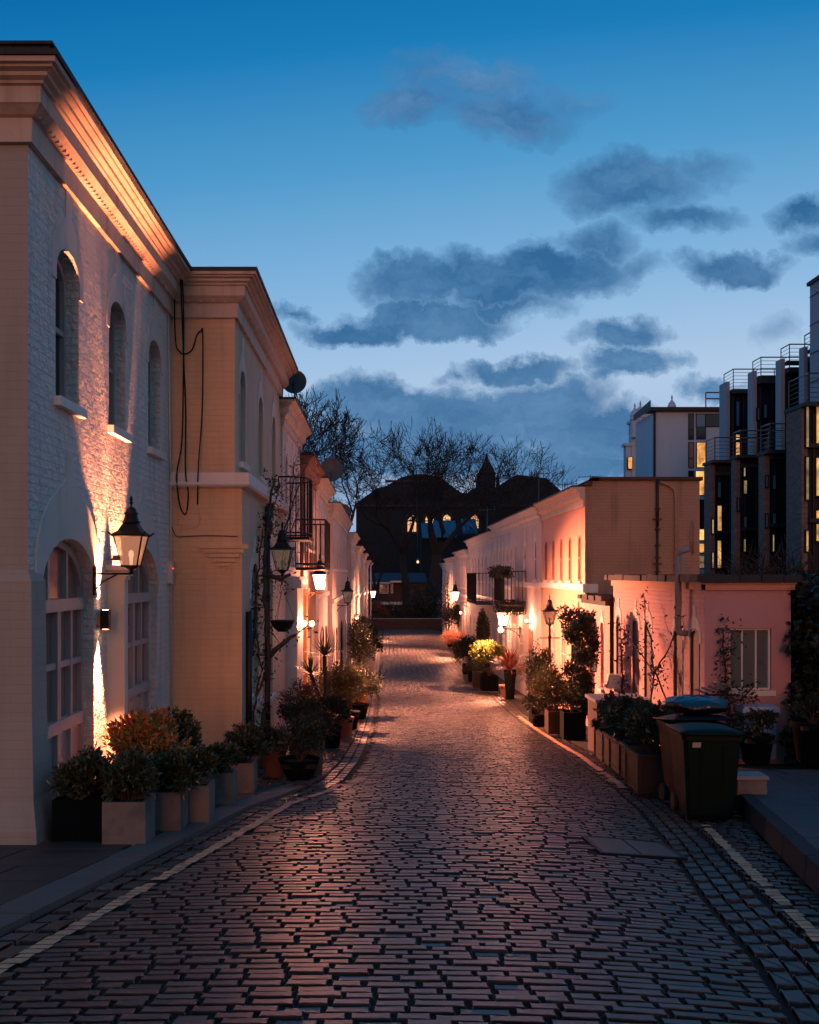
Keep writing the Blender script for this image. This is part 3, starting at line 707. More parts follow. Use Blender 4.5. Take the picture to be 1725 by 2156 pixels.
# projecting pilaster with moulded cap between the doors
mb = MB(); fbox(mb, Fr, 10.90, 11.04, -.01, .19, -2.9, .0); mb.build('pilaster', M['cream'], h1)
mb = MB()
for (z0, z1, o) in ((-.06, -.02, .02), (-.02, .02, .045), (.02, .045, .03), (.045, .10, .07)): fbox(mb, Fr, 10.90 - o, 11.04 + o, -.01, .19 + o, z0, z1)
mb.build('pilaster_cap', M['cream'], h1)
mb = MB(); mb.box((X1, 13.95, -.13), (X1 + .07, 14.06, .18)); mb.build('alarm_box', M['cream'], h1)
mb = MB(); mb.lathe((X1 + .09, 13.93, .08), [(.0, -.012), (.012, 0), (0, .012)], 8); mb.build('alarm_light', M['redlamp'], h1)
mb = MB(); mb.tube([(X1 + .02, 10.97, .16), (X1 + .10, 10.95, .19)], .012, 6); mb.box((X1 + .06, 10.88, .15), (X1 + .13, 11.04, .21)); mb.build('security_camera', M['iron'], h1)
# thin grey cable clip line beside pier
mb = MB(); mb.tube([(X1 + .02, 13.9, 4.0), (X1 + .02, 14.1, 1.0), (X1 + .02, 14.12, -2.6)], .012, 5); mb.build('cable_run', M['cream'], h1)

# ============================================================ second house, projecting
X2, B0, B1 = -2.09, 14.2, 20.7
h2 = thing('house', (X2 - 3, 17.4, float(gs(17.4))), 'beige house with end wall tinted ochre for warm light and stepped corbel, projecting beyond the corner house', 'house', 'mews houses on the left side')
Fr = FL(X2); Fe = FF(B0)
uw = [(14.98, .62), (17.2, .66), (19.3, .66)]; gw = [(15.65, .95, .17), (17.75, .95, .12)]
holes = [loop(c, w_, 1.66, 3.06, .3, 10) for c, w_ in uw]
mb = MB(); facade(mb, Fr, [(B0, 1.3), (B1, 1.3), (B1, 4.2), (B0, 4.2)], holes, .1)
Fr2 = FL(-1.99)
holes = [loop(c, w_, float(gs(c)) + 1.0, zt, .42, 10) for c, w_, zt in gw]
facade(mb, Fr2, [(B0, -3.8), (B1, -3.8), (B1, 1.3), (B0, 1.3)], holes, .1)
body(mb, 'L', X2, B0, B1, 4.2, 8, zb=-3.8, near=False); mb.build('wall', M['beige'], h2)
mb = MB(); mb.add([(-1.988, B0, -3.4), (-9, B0, -3.4), (-9, B0, 1.26), (-1.988, B0, 1.26)], [(0, 1, 2, 3)]); mb.add([(X2, B0, 1.26), (-9, B0, 1.26), (-9, B0, 4.2), (X2, B0, 4.2)], [(0, 1, 2, 3)]); mb.build('end_wall', M['ochre'], h2)
mb = MB(); sweep(mb, [(-9, B0, 0, -1), (X2, B0, 1, -1), (X2, B1, 1, 0)], PROF, ZT); mb.build('cornice', M['cornice'], h2)
mb = MB(); dentils(mb, Fe, -4, X2, ZT, .17); mb.build('dentil_band', M['cornice'], h2); mb = MB(); dentils(mb, Fr, B0, B1, ZT, .12); mb.build('dentil_band', M['cornice'], h2)
mb = MB(); sweep(mb, [(-9, B0, 0, -1), (X2, B0, 1, -1), (X2, B1, 1, 0)], COP, ZT); mb.build('coping', M['slate'], h2)
SP = [(-.02, -.02), (.10, .0), (.13, .03), (.13, .06), (.115, .07), (.115, .20), (-.12, .215)]
mb = MB(); sweep(mb, [(-9, B0, 0, -1), (-1.99, B0, 1, -1), (-1.99, B1, 1, 0)], SP, 1.24); mb.build('string_course', M['white'], h2)
for i, (c, w_) in enumerate(uw): window(Fr, h2, c, w_, 1.66, 3.06, .3, .1, 'glass', 'white', hood=.5, sill=True, sillm='cream')
for c, w_, zt in gw: window(Fr2, h2, c, w_, float(gs(c)) + 1.0, zt, .42, .1, 'glass', 'white', cols=2, rows=3, rail=False, hood=.42)
mb = MB()
for k in range(6): hw = .355 - k * .062; cx = -2.25; fbox(mb, Fe, cx - hw + .02, cx + hw, -.01, .05 - k * .004, .42 - (k + 1) * .064 + .012, .42 - k * .064)
mb.build('stepped_corbel', M['ochre'], h2)
mb = MB(); mb.tube([(-1.93, 16.9, 1.15), (-1.93, 16.9, -3.1)], .05, 8)
for z in (.9, -.4, -1.8): mb.tube([(-1.93, 16.9, z), (-1.93, 16.9, z + .08)], .062, 8)
mb.build('downpipe', M['blackpipe'], h2)
mb = MB(); mb.tube([(-1.94, 14.62, -.55), (-1.94, 14.62, -2.86)], .045, 8); mb.build('downpipe', M['blackpipe'], h2)
# loose black cables on the ochre end wall
def cable(name, pts, r, label, m='iron'):
    P = [np.array((x, B0 - .025 - off, z)) for (x, z, off) in pts]; Q = []
    for i in range(len(P) - 1):
        p0, p1, p2, p3 = P[max(i - 1, 0)], P[i], P[i + 1], P[min(i + 2, len(P) - 1)]
        for k in range(6):
            t = k / 6; Q.append(.5 * ((2 * p1) + (-p0 + p2) * t + (2 * p0 - 5 * p1 + 4 * p2 - p3) * t * t + (-p0 + 3 * p1 - 3 * p2 + p3) * t ** 3))
    Q.append(P[-1]); mb = MB(); mb.tube(Q, r, 5); o = mb.build(name, M[m], None, origin=Q[-1]); tag(o, label, 'cable', 'cables on the ochre end wall'); return o
def cw(cx, cy):  # point on the end wall measured in photo pixels
    p = at(cx, cy, B0 - .03); return p[0], p[2]
cable('cable', [(*cw(389, 566), .36), (*cw(391, 600), .36), (*cw(388, 680), .14), (*cw(387, 760), .0), (*cw(391, 860), .0), (*cw(394, 990), .12), (*cw(397, 1040), .02), (*cw(391, 1083), .0), (*cw(378, 1060), .0), (*cw(376, 1000), .12), (*cw(383, 930), .0), (*cw(386, 800), 0), (*cw(392, 640), .2), (*cw(390, 570), .38)], .011, 'thick black cable looping down the middle of the ochre wall')
cable('cable', [(*cw(386, 575), .37), (*cw(374, 640), .2), (*cw(370, 720), .0), (*cw(378, 740), .0), (*cw(390, 745), 0), (*cw(405, 735), .0), (*cw(415, 705), 0), (*cw(423, 697), 0), (*cw(427, 705), 0), (*cw(426, 860), 0), (*cw(421, 985), .12), (*cw(416, 1062), 0)], .010, 'black cable with a wide hanging curve and hooked top on the ochre wall')
cable('cable', [(*cw(373, 1000), .12), (*cw(374, 1090), .0), (*cw(380, 1106), 0), (*cw(395, 1111), 0), (*cw(412, 1110), 0), (*cw(421, 1095), 0), (*cw(418, 1072), 0)], .007, 'thin cable loop below the string course on the ochre wall', 'ochre')
cable('cable', [(*cw(361, 1108), .0), (*cw(366, 1120), .0), (*cw(374, 1130), 0), (*cw(400, 1129), 0), (*cw(450, 1128), 0), (*cw(500, 1130), 0)], .007, 'thin cable running sideways above the stepped corbel', 'blackpipe')

# ============================================================ further houses
def terrace_house(side, X, D0, D1, zt, wall, label, nwin=4, zb=None, zs=None, gl='darkpane', cornm='greytrim', near_return=True, wtop=None, wbot=None, ground=None, sc=.85, upper_w=.55, hood=.4, group=None, chimney=False, seed=0, wr=.25, string=True, corn=True):
    r = random.Random(seed + int(D0 * 10)); s = 1 if side == 'L' else -1
    Fr = FL(X) if side == 'L' else FR(X); mid = (D0 + D1) / 2
    h = thing('house', (X - s * 3, mid, float(gs(mid))), label, 'house', group)
    gzz = float(gs(mid)); wtop = zt - 1.1 * sc if wtop is None else wtop; wbot = wtop - 1.35 if wbot is None else wbot
    zs = gzz + 3.35 if zs is None else zs
    sp = (D1 - D0) / nwin; ups = [(D0 + sp * (k + .5), min(upper_w, sp * .6)) for k in range(nwin)]
    holes = [loop(c, w_, wbot, wtop, wr, 6) for c, w_ in ups]
    gr = ground if ground is not None else [('door', .25, .9), ('win', .55, .8), ('win', .8, .8)]
    gh = []
    for (kind, t, w_) in gr:
        c = D0 + (D1 - D0) * t
        if kind == 'door': q = (c, w_, float(gs(c)) - .1, gzz + 2.35, .0)
        elif kind == 'garage': q = (c, w_, float(gs(c)) - .1, gzz + 2.45, .35)
        else: q = (c, w_, gzz + 1.0, gzz + 2.4, .3)
        gh.append((kind, q)); holes.append(loop(*q[:4], q[4], 6))
    mb = MB(); zbm = float(gs(D1)) - .4; facade(mb, Fr, [(D0 + .002, zbm), (D1 - .002, zbm), (D1 - .002, zt), (D0 + .002, zt)], holes, .02)
    body(mb, side, X, D0, D1, zt, 7 if side == 'L' else 2.8); mb.build('wall', M[wall], h)
    if corn:
        path = [(X, D1 - .004, s, 0)]
        path = [(X, D0 + .004, s, 0)] + path
        if near_return: path = [(X - s * 7, D0, 0, -1), (X, D0, s, -1), path[-1]]
        mb = MB(); sweep(mb, path, PROF, zt - .02, sc); mb.build('cornice', M[cornm], h)
        mb = MB(); sweep(mb, path, COP, zt - .02, sc); mb.build('coping', M['slate'], h)
    if string:
        mb = MB(); sweep(mb, [(X, D0 + .006, s, 0), (X, D1 - .006, s, 0)], [(-.01, 0), (.06, .01), (.07, .04), (.07, .17), (-.01, .18)], zs); mb.build('string_course', M['white'], h)
    for c, w_ in ups: window(Fr, h, c, w_, wbot, wtop, wr, .012, gl, 'salmonshade' if gl == 'salmonshade' else 'white', hood=hood, sillm='white', silld=.05)
    for kind, q in gh:
        if kind == 'win': window(Fr, h, q[0], q[1], q[2], q[3], q[4], .012, gl, 'white', cols=2, rows=2, rail=False, silld=.05, sillm='white')
        else:
            mb = MB(); L = loop(*q[:4], q[4], 6); mb.add([Fr(a_, -.015, b_) for a_, b_ in L], [tuple(range(len(L)))]); ring(mb, Fr, L, .07, -.03, .02)
            for k in range(1, 4): fbox(mb, Fr, q[0] - q[1] / 2 + q[1] * k / 4 - .01, q[0] - q[1] / 2 + q[1] * k / 4 + .01, -.015, .0, q[2], q[3] - q[4])
            dd = mb.build('door', M[['darkmetal', 'white', 'brownwall'][r.randrange(3)]], h)
            mb = MB(); fbox(mb, Fr, q[0] + q[1] * .32, q[0] + q[1] * .38, -.014, .03, gzz + 1.0, gzz + 1.1); mb.build('handle', M['gold'], dd)
    if chimney:
        mb = MB(); mb.box((X - s * 4 - .5, mid - .3, zt), (X - s * 4 + .5, mid + .3, zt + 1.1))
        for k in (-.3, 0, .3): mb.lathe((X - s * 4 + k, mid, zt + 1.1), [(.09, 0), (.075, .25), (.1, .28)], 8)
        mb.build('chimney', M['darkbrick'], h)
    return h
LG = 'mews houses on the left side'; RG = 'mews houses on the right side'
XL = lambda d: -2.09 + (d - 20.8) * .0172
left = [
 (20.7, 25.3, 3.58, 'whitewall', 'white stuccoed house with dish on its roof behind round iron balcony', dict(nwin=3, ground=[('win', .2, .8), ('win', .5, .8), ('door', .82, .85)], string=False)),
 (25.3, 30.0, 2.98, 'brownwall', 'dark brown fronted house beside the bright bracket lantern', dict(nwin=3, cornm='brownwall', string=False, ground=[('door', .3, .9), ('win', .7, .9)])),
 (30.0, 35.0, 2.86, 'whitewall', 'grey white house with banded ground floor after the brown one', dict(nwin=4, ground=[('garage', .35, 2.0), ('door', .8, .8)])),
 (35.0, 50.0, 2.48, 'pinkwall', 'long pale salmon house with pink lit cornice, middle of left row', dict(nwin=9, ground=[('win', .1, .8), ('door', .22, .85), ('win', .35, .8), ('garage', .52, 2.0), ('win', .7, .8), ('door', .85, .9)])),
 (50.0, 58.0, 2.05, 'greywall', 'grey house with lit patch on cornice past the salmon one on the left', dict(nwin=5, ground=[('win', .2, .8), ('door', .45, .85), ('garage', .75, 2.0)])),
 (58.0, 67.0, 1.63, 'whitewall', 'white house with pinkish lit front far down the left row', dict(nwin=5, ground=[('win', .2, .8), ('door', .45, .85), ('win', .75, .8)])),
 (67.0, 75.0, 1.40, 'greywall', 'small grey white house third from the far left end', dict(nwin=4, ground=[('win', .3, .8), ('door', .7, .85)])),
 (75.0, 84.0, 1.03, 'whitewall', 'last white house of left row with pale downpipe', dict(nwin=4, ground=[('win', .3, .8), ('door', .7, .85)])),
]
LH = []
for i, (d0, d1, zt, wm, lab, kw) in enumerate(left):
    LH.append(terrace_house('L', XL((d0 + d1) / 2), d0, d1, zt, wm, lab, group=LG, seed=i, **kw))
mb = MB(); mb.tube([(XL(84) + .12, 83.9, .75), (XL(84) + .12, 83.9, -4.9)], .06, 8); mb.tube([(XL(84) + .3, 83.9, .95), (XL(84) + .12, 83.9, .7)], .07, 8); mb.build('downpipe', M['white'], LH[-1])
right = [
 (24.72, 31.2, 2.16, 'orangewall', 'salmon painted house with five narrow arched windows and big tan brick end wall', dict(nwin=5, wtop=1.0, wbot=-.18, zs=-.42, upper_w=.36, wr=.18, hood=None, cornm='cornice', near_return=False, ground=[('door', .2, .85), ('win', .45, .7), ('win', .72, .7)])),
 (31.2, 38.4, 2.1, 'pinkwall', 'pale house behind the flower box balcony, next to the salmon house', dict(nwin=3, zs=-.45, near_return=False, upper_w=.5, ground=[('door', .30, .9), ('win', .62, .8), ('door', .85, .9)])),
 (38.4, 45.0, 2.12, 'greywall', 'grey mauve house with tall pale shutters between the two balconies', dict(nwin=5, zs=-.62, near_return=False, ground=[('win', .2, .8), ('win', .45, .8), ('win', .75, .8)])),
 (45.0, 59.0, 1.93, 'greywall', 'long grey white house behind the plain iron balcony on the right', dict(nwin=8, near_return=False, ground=[('win', .12, .8), ('door', .3, .85), ('win', .5, .8), ('garage', .7, 2.0), ('win', .9, .8)])),
 (59.0, 69.0, 1.46, 'pinkwall', 'pale pink house lit by the farther lamp on the right row', dict(nwin=6, near_return=False, ground=[('win', .2, .8), ('door', .45, .85), ('win', .75, .8)])),
 (69.0, 79.5, 1.18, 'whitewall', 'white house with bare climber, second from far end of right row', dict(nwin=5, near_return=False, ground=[('win', .2, .8), ('door', .45, .85), ('win', .75, .8)])),
 (79.5, 85.0, .88, 'greywall', 'last narrow grey house at far end of right row', dict(nwin=2, near_return=False, ground=[('door', .5, .85)])),
]
RH = []
for i, (d0, d1, zt, wm, lab, kw) in enumerate(right):
    X = {0: 5.06, 1: 5.02, 2: 5.10, 3: 5.18, 4: 5.20, 5: 5.22, 6: 5.22}[i]
    RH.append(terrace_house('R', X, d0, d1, zt, wm, lab, group=RG, seed=i + 20, gl='salmonshade' if i == 0 else 'darkpane', **kw))
# tan gable end of the salmon house
h = RH[0]
mb = MB(); mb.add([(5.062, 24.7, -4.2), (7.9, 24.7, -4.2), (7.9, 24.7, 2.32), (5.2, 24.7, 2.32), (5.062, 24.7, 2.14)], [(0, 1, 2, 3, 4)]); mb.add([(7.9, 24.7, -4.2), (7.9, 31, -4.2), (7.9, 31, 2.32), (7.9, 24.7, 2.32)], [(0, 1, 2, 3)])
mb.build('end_wall', M['gable'], h)
mb = MB(); mb.box((5.22, 24.62, 2.32), (7.96, 25.0, 2.41)); mb.box((5.22, 24.62, 2.32), (5.4, 31.1, 2.38)); mb.box((5.05, 24.6, 2.2), (5.22, 24.9, 2.30)); mb.build('coping', M['redbrick'], h)
mb = MB()
mb.tube([(6.83, 24.62, 2.36), (6.83, 24.62, 1.2)], .04, 8); mb.tube([(6.83, 24.62, 1.25), (6.83, 24.62, -.6)], .03, 8)
for z in (1.6, 1.1, .7, .4, .05): mb.box((6.78, 24.56, z), (6.89, 24.68, z + .03))
for z in (1.35, .25): mb.box((6.72, 24.58, z), (6.94, 24.66, z + .025))
mb.build('soil_pipe', M['blackpipe'], h)
mb = MB(); mb.tube([(6.90, 24.63, 2.28), (7.1, 24.63, 2.22), (7.25, 24.63, 2.1), (7.29, 24.63, 1.9), (7.29, 24.63, -1.2)], .035, 8); mb.build('conduit', M['gable'], h)
mb = MB(); mb.tube([(7.72, 24.66, 1.35), (7.66, 24.66, 1.0), (7.70, 24.66, .5), (7.74, 24.66, .52), (7.75, 24.66, 1.3)], .018, 5); mb.build('wire_loop', M['gable'], h)
mb = MB(); mb.box((4.97, 24.55, -.46), (5.35, 24.70, -.24)); mb.build('string_course', M['white'], h)
# ============================================================ low annex and pink house
PX = 5.13
an = thing('low_annex', (6, 23.3, float(gs(23.3))), 'low pink annex with curved dark slate edge between the pink house and the salmon house', 'annex')
Fr = FR(5.05)
mb = MB(); wl = [(23.9, .34), (23.2, .30), (22.5, .30)]
facade(mb, Fr, [(22.0, -4), (24.68, -4), (24.68, -.58), (22.0, -.58)], [loop(23.9, .8, -3.8, -1.3, .3, 6), loop(22.75, .34, -2.6, -1.1, .1, 6)], .14)
mb.add([(5.05, 22.0, -.58), (8, 22.0, -.58), (8, 24.68, -.58), (5.05, 24.68, -.58)], [(0, 1, 2, 3)]); mb.build('wall', M['pink'], an)
mb = MB(); mb.add([(5.19, 23.45, -3.8), (5.19, 24.35, -3.8), (5.19, 24.35, -1.2), (5.19, 23.45, -1.2)], [(0, 1, 2, 3)]); mb.build('door', M['brownwall'], an)
window(Fr, an, 22.75, .34, -2.6, -1.1, .1, .12, 'glassbrown', 'white', silld=.08, hood=.3)
mb = MB()
for k in range(7):
    y0 = 22.02 + k * .38; mb.box((4.86 + .03 * (k % 2), y0, -.60), (8, y0 + .36, -.49 + .012 * math.sin(k * 2)))
mb.box((4.95, 22.0, -.70), (8, 24.68, -.60)); mb.build('slate_roof', M['slate'], an)
pk = thing('pink_house', (6, 19, float(gs(19))), 'single storey pink brick house with tall narrow windows and thick dark slate edge', 'house')
P0, P1, PT = 15.8, 22.0, -.13
pw = [(16.28, .50), (17.18, .54), (19.15, .50), (20.05, .50), (21.5, .42)]
Fr = FR(PX); Fp = FF(P0)
mb = MB(); facade(mb, Fr, [(P0, -4), (P1 - .004, -4), (P1 - .004, PT), (P0, PT)], [loop(c, w_, -2.42, -.88, .12, 6) for c, w_ in pw], .02)
mb.add([(PX, P1 - .006, -4), (8.5, P1 - .006, -4), (8.5, P1 - .006, PT), (PX, P1 - .006, PT)], [(0, 1, 2, 3)]); mb.build('wall', M['pink'], pk)
mb = MB(); facade(mb, Fp, [(PX, -3.5), (6.50, -3.5), (6.50, PT), (PX, PT)], [loop(5.86, .66, -1.84, -.86)], .09)
mb.add([(6.5, P0, -3.5), (6.5, P1, -3.5), (6.5, P1, PT), (6.5, P0, PT)], [(0, 1, 2, 3)]); mb.build('end_wall', M['pinkrender'], pk)
for c, w_ in pw: window(Fr, pk, c, w_, -2.42, -.88, .12, .012, 'mauve', 'mauve', hood=.36, hoodm='pinkwall', sill=True, silld=.16, sillm='whitetop', rail=False, t=.04)
wf = window(Fp, pk, 5.86, .66, -1.84, -.86, 0, .09, 'glassgreen', 'white', cols=3, rail=False, sill=True, silld=.04, sillm='white', t=.03)
mb = MB(); mb.box((PX - .05, P0 - .05, PT - .12), (6.55, P0, PT)); mb.box((PX - .05, P0 - .05, PT - .12), (PX, P1, PT)); mb.box((PX - .08, P0 - .08, PT - .03), (6.57, P0, PT)); mb.build('coping_band', M['orangewall'], pk)
mb = MB(); r = random.Random(5); y = P0 - .16
while y < P1:
    ln = r.uniform(.36, .5); o = r.uniform(-.02, .02); mb.box((PX - .17 + o, y, PT), (PX + .3, min(y + ln - .012, P1 + .1), PT + .12 + r.uniform(-.01, .01)), top=.985); y += ln
x = PX - .1
while x < 6.5:
    ln = r.uniform(.3, .45); mb.box((x, P0 - .17 + r.uniform(-.02, .02), PT + .003), (min(x + ln - .012, 6.62), P0 + .4, PT + .122 + r.uniform(-.01, .01)), top=.985); x += ln
mb.box((PX + .2, P0 + .3, PT + .02), (8.5, P1, PT + .06)); mb.build('slate_edge', M['slate'], pk)
fl_ = thing('flue_pipe', (PX - .02, 16.72, -1.0), 'pale plastic flue pipe with bent top standing up beside the pink brick wall', 'pipe')
mb = MB(); mb.tube([(PX + .02, 16.72, -.99), (PX - .12, 16.71, -.99), (PX - .15, 16.70, -.93), (PX - .16, 16.66, .30), (PX - .155, 16.64, .36), (PX - .10, 16.62, .395), (PX - .0, 16.58, .42)], [.05, .05, .055, .055, .055, .055, .05], 10); mb.build('flue', M['lead'], fl_)
mb = MB()
for z in (-.75, .0, .18): mb.tube([(PX - .155, 16.69, z), (PX - .155, 16.69, z + .05)], .064, 10)
mb.build('collar', M['lead'], fl_)
cb = thing('meter_cabinet', (5.86, 15.6, -2.9), 'pale blue cabinet with light sloping top below the pink house window', 'cabinet')
mb = MB(); mb.box((5.62, 15.42, -2.87), (6.12, 15.78, -2.14)); mb.box((5.67, 15.405, -2.80), (6.07, 15.42, -2.20)); mb.build('body', M['bluepanel'], cb)
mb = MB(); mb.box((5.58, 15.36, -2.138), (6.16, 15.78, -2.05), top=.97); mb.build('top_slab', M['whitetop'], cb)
sc_ = thing('storage_box', (3.95, 18.3, float(gs(18.3))), 'square pale pink masonry cupboard with flat grey top beside the pavement planters', 'storage box')
mb = MB(); mb.box((3.86, 17.8, -3.4), (4.72, 18.6, -2.30)); mb.box((3.92, 17.78, -3.1), (4.3, 17.80, -2.4)); mb.build('body', M['boxrender'], sc_)
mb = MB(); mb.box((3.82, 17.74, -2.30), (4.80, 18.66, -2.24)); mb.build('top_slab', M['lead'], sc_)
for (x, y, z, lab) in ((4.95, 21.2, -2.35, 'small white bird box shaped vent block at the foot of the annex wall'),):
    v_ = thing('vent_block', (x, y, z), lab, 'vent'); mb = MB(); mb.box((x - .13, y - .15, z), (x + .13, y + .15, z + .22), top=.8); mb.build('vent_body', M['white'], v_)
    mb = MB(); mb.box((x - .19, y - .25, z - .06), (x + .19, y + .15, z)); mb.build('base_slab', M['white'], v_)

# ============================================================ lanterns
def lantern(x, y, z, side, arm, s, glass, power, label, cat='lantern', kind='bracket', post=None, heart=False, bm='iron'):
    """wall lantern; (x,y,z) is the foot of the glazed body; side +1: wall towards +x"""
    root = thing('wall_lantern' if post is None else 'lamp_post', (x, y, z), label, cat, 'old style lanterns along the mews')
    b0, b1, h = .10 * s, .185 * s, .40 * s
    mb = MB()
    def quadtube(z0, r0, z1, r1, t):
        for (ax, ay) in ((-1, -1), (1, -1), (1, 1), (-1, 1)): mb.tube([(x + ax * r0, y + ay * r0, z + z0), (x + ax * r1, y + ay * r1, z + z1)], t, 4, smooth=False)
    quadtube(0, b0, h, b1, .011 * s)
    for (zz, rr) in ((0, b0), (h, b1)):
        for a_ in ((-1, -1, 1, -1), (1, -1, 1, 1), (1, 1, -1, 1), (-1, 1, -1, -1)): mb.tube([(x + a_[0] * rr, y + a_[1] * rr, z + zz), (x + a_[2] * rr, y + a_[3] * rr, z + zz)], .013 * s, 4, smooth=False)
    for a_ in ((-1, -1), (1, -1), (1, 1), (-1, 1)): mb.tube([(x + a_[0] * b1 * 1.02, y + a_[1] * b1 * 1.02, z + h - .01), (x + a_[0] * b1 * 1.3, y + a_[1] * b1 * 1.3, z + h + .035 * s)], .012 * s, 5)
    mb.build('frame', M[bm], root)
    mb = MB()
    mb.lathe((x, y, z + h), [(b1 * 1.52, 0), (b1 * 1.52, .015 * s), (b1 * 1.05, .06 * s), (b1 * .72, .14 * s), (b1 * .60, .165 * s)], 4, False, PI / 4)
    mb.lathe((x, y, z + h), [(b1 * .62, .155 * s), (b1 * .66, .175 * s), (b1 * .52, .19 * s), (b1 * .44, .26 * s), (b1 * .50, .285 * s), (b1 * .40, .30 * s), (b1 * .30, .35 * s), (b1 * .10, .37 * s)], 12)
    mb.build('lantern_roof', M[bm], root)
    mb = MB(); mb.lathe((x, y, z + h), [(.012 * s, .365 * s), (.012 * s, .40 * s), (.03 * s, .42 * s), (.014 * s, .44 * s), (.026 * s, .465 * s), (.004 * s, .52 * s)], 8); mb.build('finial', M[bm], root)
    g = .93
    mb = MB(); r0, r1 = b0 * g, b1 * g; q = [(-1, -1), (1, -1), (1, 1), (-1, 1)]
    mb.add([(x + a_ * r0, y + b_ * r0, z + .008) for a_, b_ in q] + [(x + a_ * r1, y + b_ * r1, z + h - .012) for a_, b_ in q], [(k, (k + 1) % 4, 4 + (k + 1) % 4, 4 + k) for k in range(4)])
    mb.build('glass', M[glass], root)
    mb = MB(); mb.lathe((x, y, z), [(.02 * s, .01), (.024 * s, .10 * s), (.035 * s, .14 * s), (.03 * s, .19 * s), (.005 * s, .21 * s)], 10); mb.build('mantle', M['bulb' if power > 0 else 'bulbsoft'] if glass != 'lampoff' else M['dish'], root)
    mb = MB()
    if post is None:
        xe = x + side * arm; zb = z - .10 * s
        mb.lathe((x, y, z - .11 * s), [(.015 * s, 0), (.03 * s, .02 * s), (.02 * s, .05 * s), (b0 * .9, .10 * s), (b0 * 1.05, .112 * s)], 8)
        mb.tube([(x, y, zb), (x + side * arm * .5, y, zb - .0), (xe, y, zb)], .014 * s, 6)
        mb.tube([(x + side * arm * .35, y, zb), (x + side * arm * .75, y, zb - .10 * s), (xe, y, zb - .24 * s)], .011 * s, 6)
        mb.box((min(xe, xe - side * .02), y - .035, zb - .28 * s), (max(xe, xe - side * .02), y + .035, zb + .10 * s))
        if heart:
            for q_ in (-1, 1): mb.tube([(x, y, zb - .02), (x + q_ * .09 * s, y, zb + .03 * s), (x + q_ * .13 * s, y, zb + .09 * s), (x + q_ * .10 * s, y, zb + .125 * s), (x + q_ * .05 * s, y, zb + .115 * s)], .011 * s, 6)
    else:
        gp = post; mb.lathe((x, y, gp), [(.13, 0), (.13, .10), (.09, .14), (.085, .5), (.06, .56), (.042, .6), (.034, z - gp - .35), (.05, z - gp - .33), (.03, z - gp - .28), (.03, z - gp - .06), (.075 * s, z - gp)], 12)
        mb.tube([(x - .26, y, z - .36), (x + .26, y, z - .36)], .014, 6)
    mb.build('bracket' if post is None else 'post', M['gold' if heart else bm], root)
    if power > 0:
        ld = bpy.data.lights.new('lamp_light', 'POINT'); ld.energy = power * 1.9; ld.color = (1.0, .32, .17); ld.shadow_soft_size = .06
        lo = bpy.data.objects.new('lamp_light', ld); COL.objects.link(lo); lo.parent = root; lo.location = (0, 0, .2 * s)
        ld = bpy.data.lights.new('road_fill_spot', 'SPOT'); ld.energy = power * 88; ld.color = (1.0, .32, .17); ld.shadow_soft_size = .08; ld.spot_size = R(128); ld.spot_blend = .5  # extra spot added inside the lantern to strengthen the glow on the road
        lo = bpy.data.objects.new('road_fill_spot', ld); COL.objects.link(lo); lo.parent = root; lo.location = (-side * .02, 0, .16 * s); lo.rotation_euler = Vector((-side * 1.0, -.15, -1)).to_track_quat('-Z', 'Y').to_euler()
    return root
lantern(-2.60, 10.35, .085, -1, .39, .80, 'lampdim', 0, 'large black lantern with a faint peach glow above the flower boxes, nearest of all', kind='bracket')
lantern(-1.60, 16.1, .06, -1, .42, .86, 'lampoff', 0, 'unlit black lantern in climbing stems on the beige projecting house')
lantern(-1.62, 26.2, -.40, -1, .36, 1.0, 'lampon', 430, 'brightly lit lantern on a brass heart bracket under the left balcony', heart=True)
lantern(-1.30, 38.6, -1.10, -1, .45, 1.1, 'lampoff', 0, 'unlit black lantern on the long salmon house on the left')
lantern(-.62, 76.0, -1.75, -1, .5, 1.15, 'lampon', 380, 'small reddish lit lantern at the far end of left row')
lantern(4.40, 35.9, -1.85, 1, .6, 1.2, 'lampon', 220, 'brightly lit lantern beside the flower box balcony on the right')
lantern(4.42, 59.5, -1.55, 1, .7, 1.25, 'lampon', 560, 'lit lantern far down the right row on the pale pink house')
lantern(4.33, 25.6, -1.28, 1, .7, .82, 'lampoff', 0, 'unlit lantern on a tall dark post before the salmon house', post=float(gs(25.6)), cat='lamp post')
for (x, y, z, lab) in ((4.88, 22.9, -2.25, 'small black box lantern on the annex, nearer of two'), (4.84, 23.4, -2.12, 'small black box lantern on the annex, farther of two')):
    t_ = thing('box_lantern', (x, y, z), lab, 'lantern', 'small lanterns on the annex')
    mb = MB(); mb.box((x - .07, y - .07, z), (x + .07, y + .07, z + .02)); mb.box((x - .07, y - .07, z + .27), (x + .07, y + .07, z + .30)); mb.box((x - .035, y - .035, z + .30), (x + .035, y + .035, z + .34))
    for a_ in (-1, 1):
        for b_ in (-1, 1): mb.box((x + a_ * .06 - .008, y + b_ * .06 - .008, z), (x + a_ * .06 + .008, y + b_ * .06 + .008, z + .3))
    mb.tube([(x, y, z + .34), (x, y, z + .45), (x + .18, y, z + .45)], .01, 5); mb.build('frame', M['iron'], t_)
    mb = MB(); mb.box((x - .055, y - .055, z + .02), (x + .055, y + .055, z + .27)); mb.build('glass', M['lampoff'], t_)
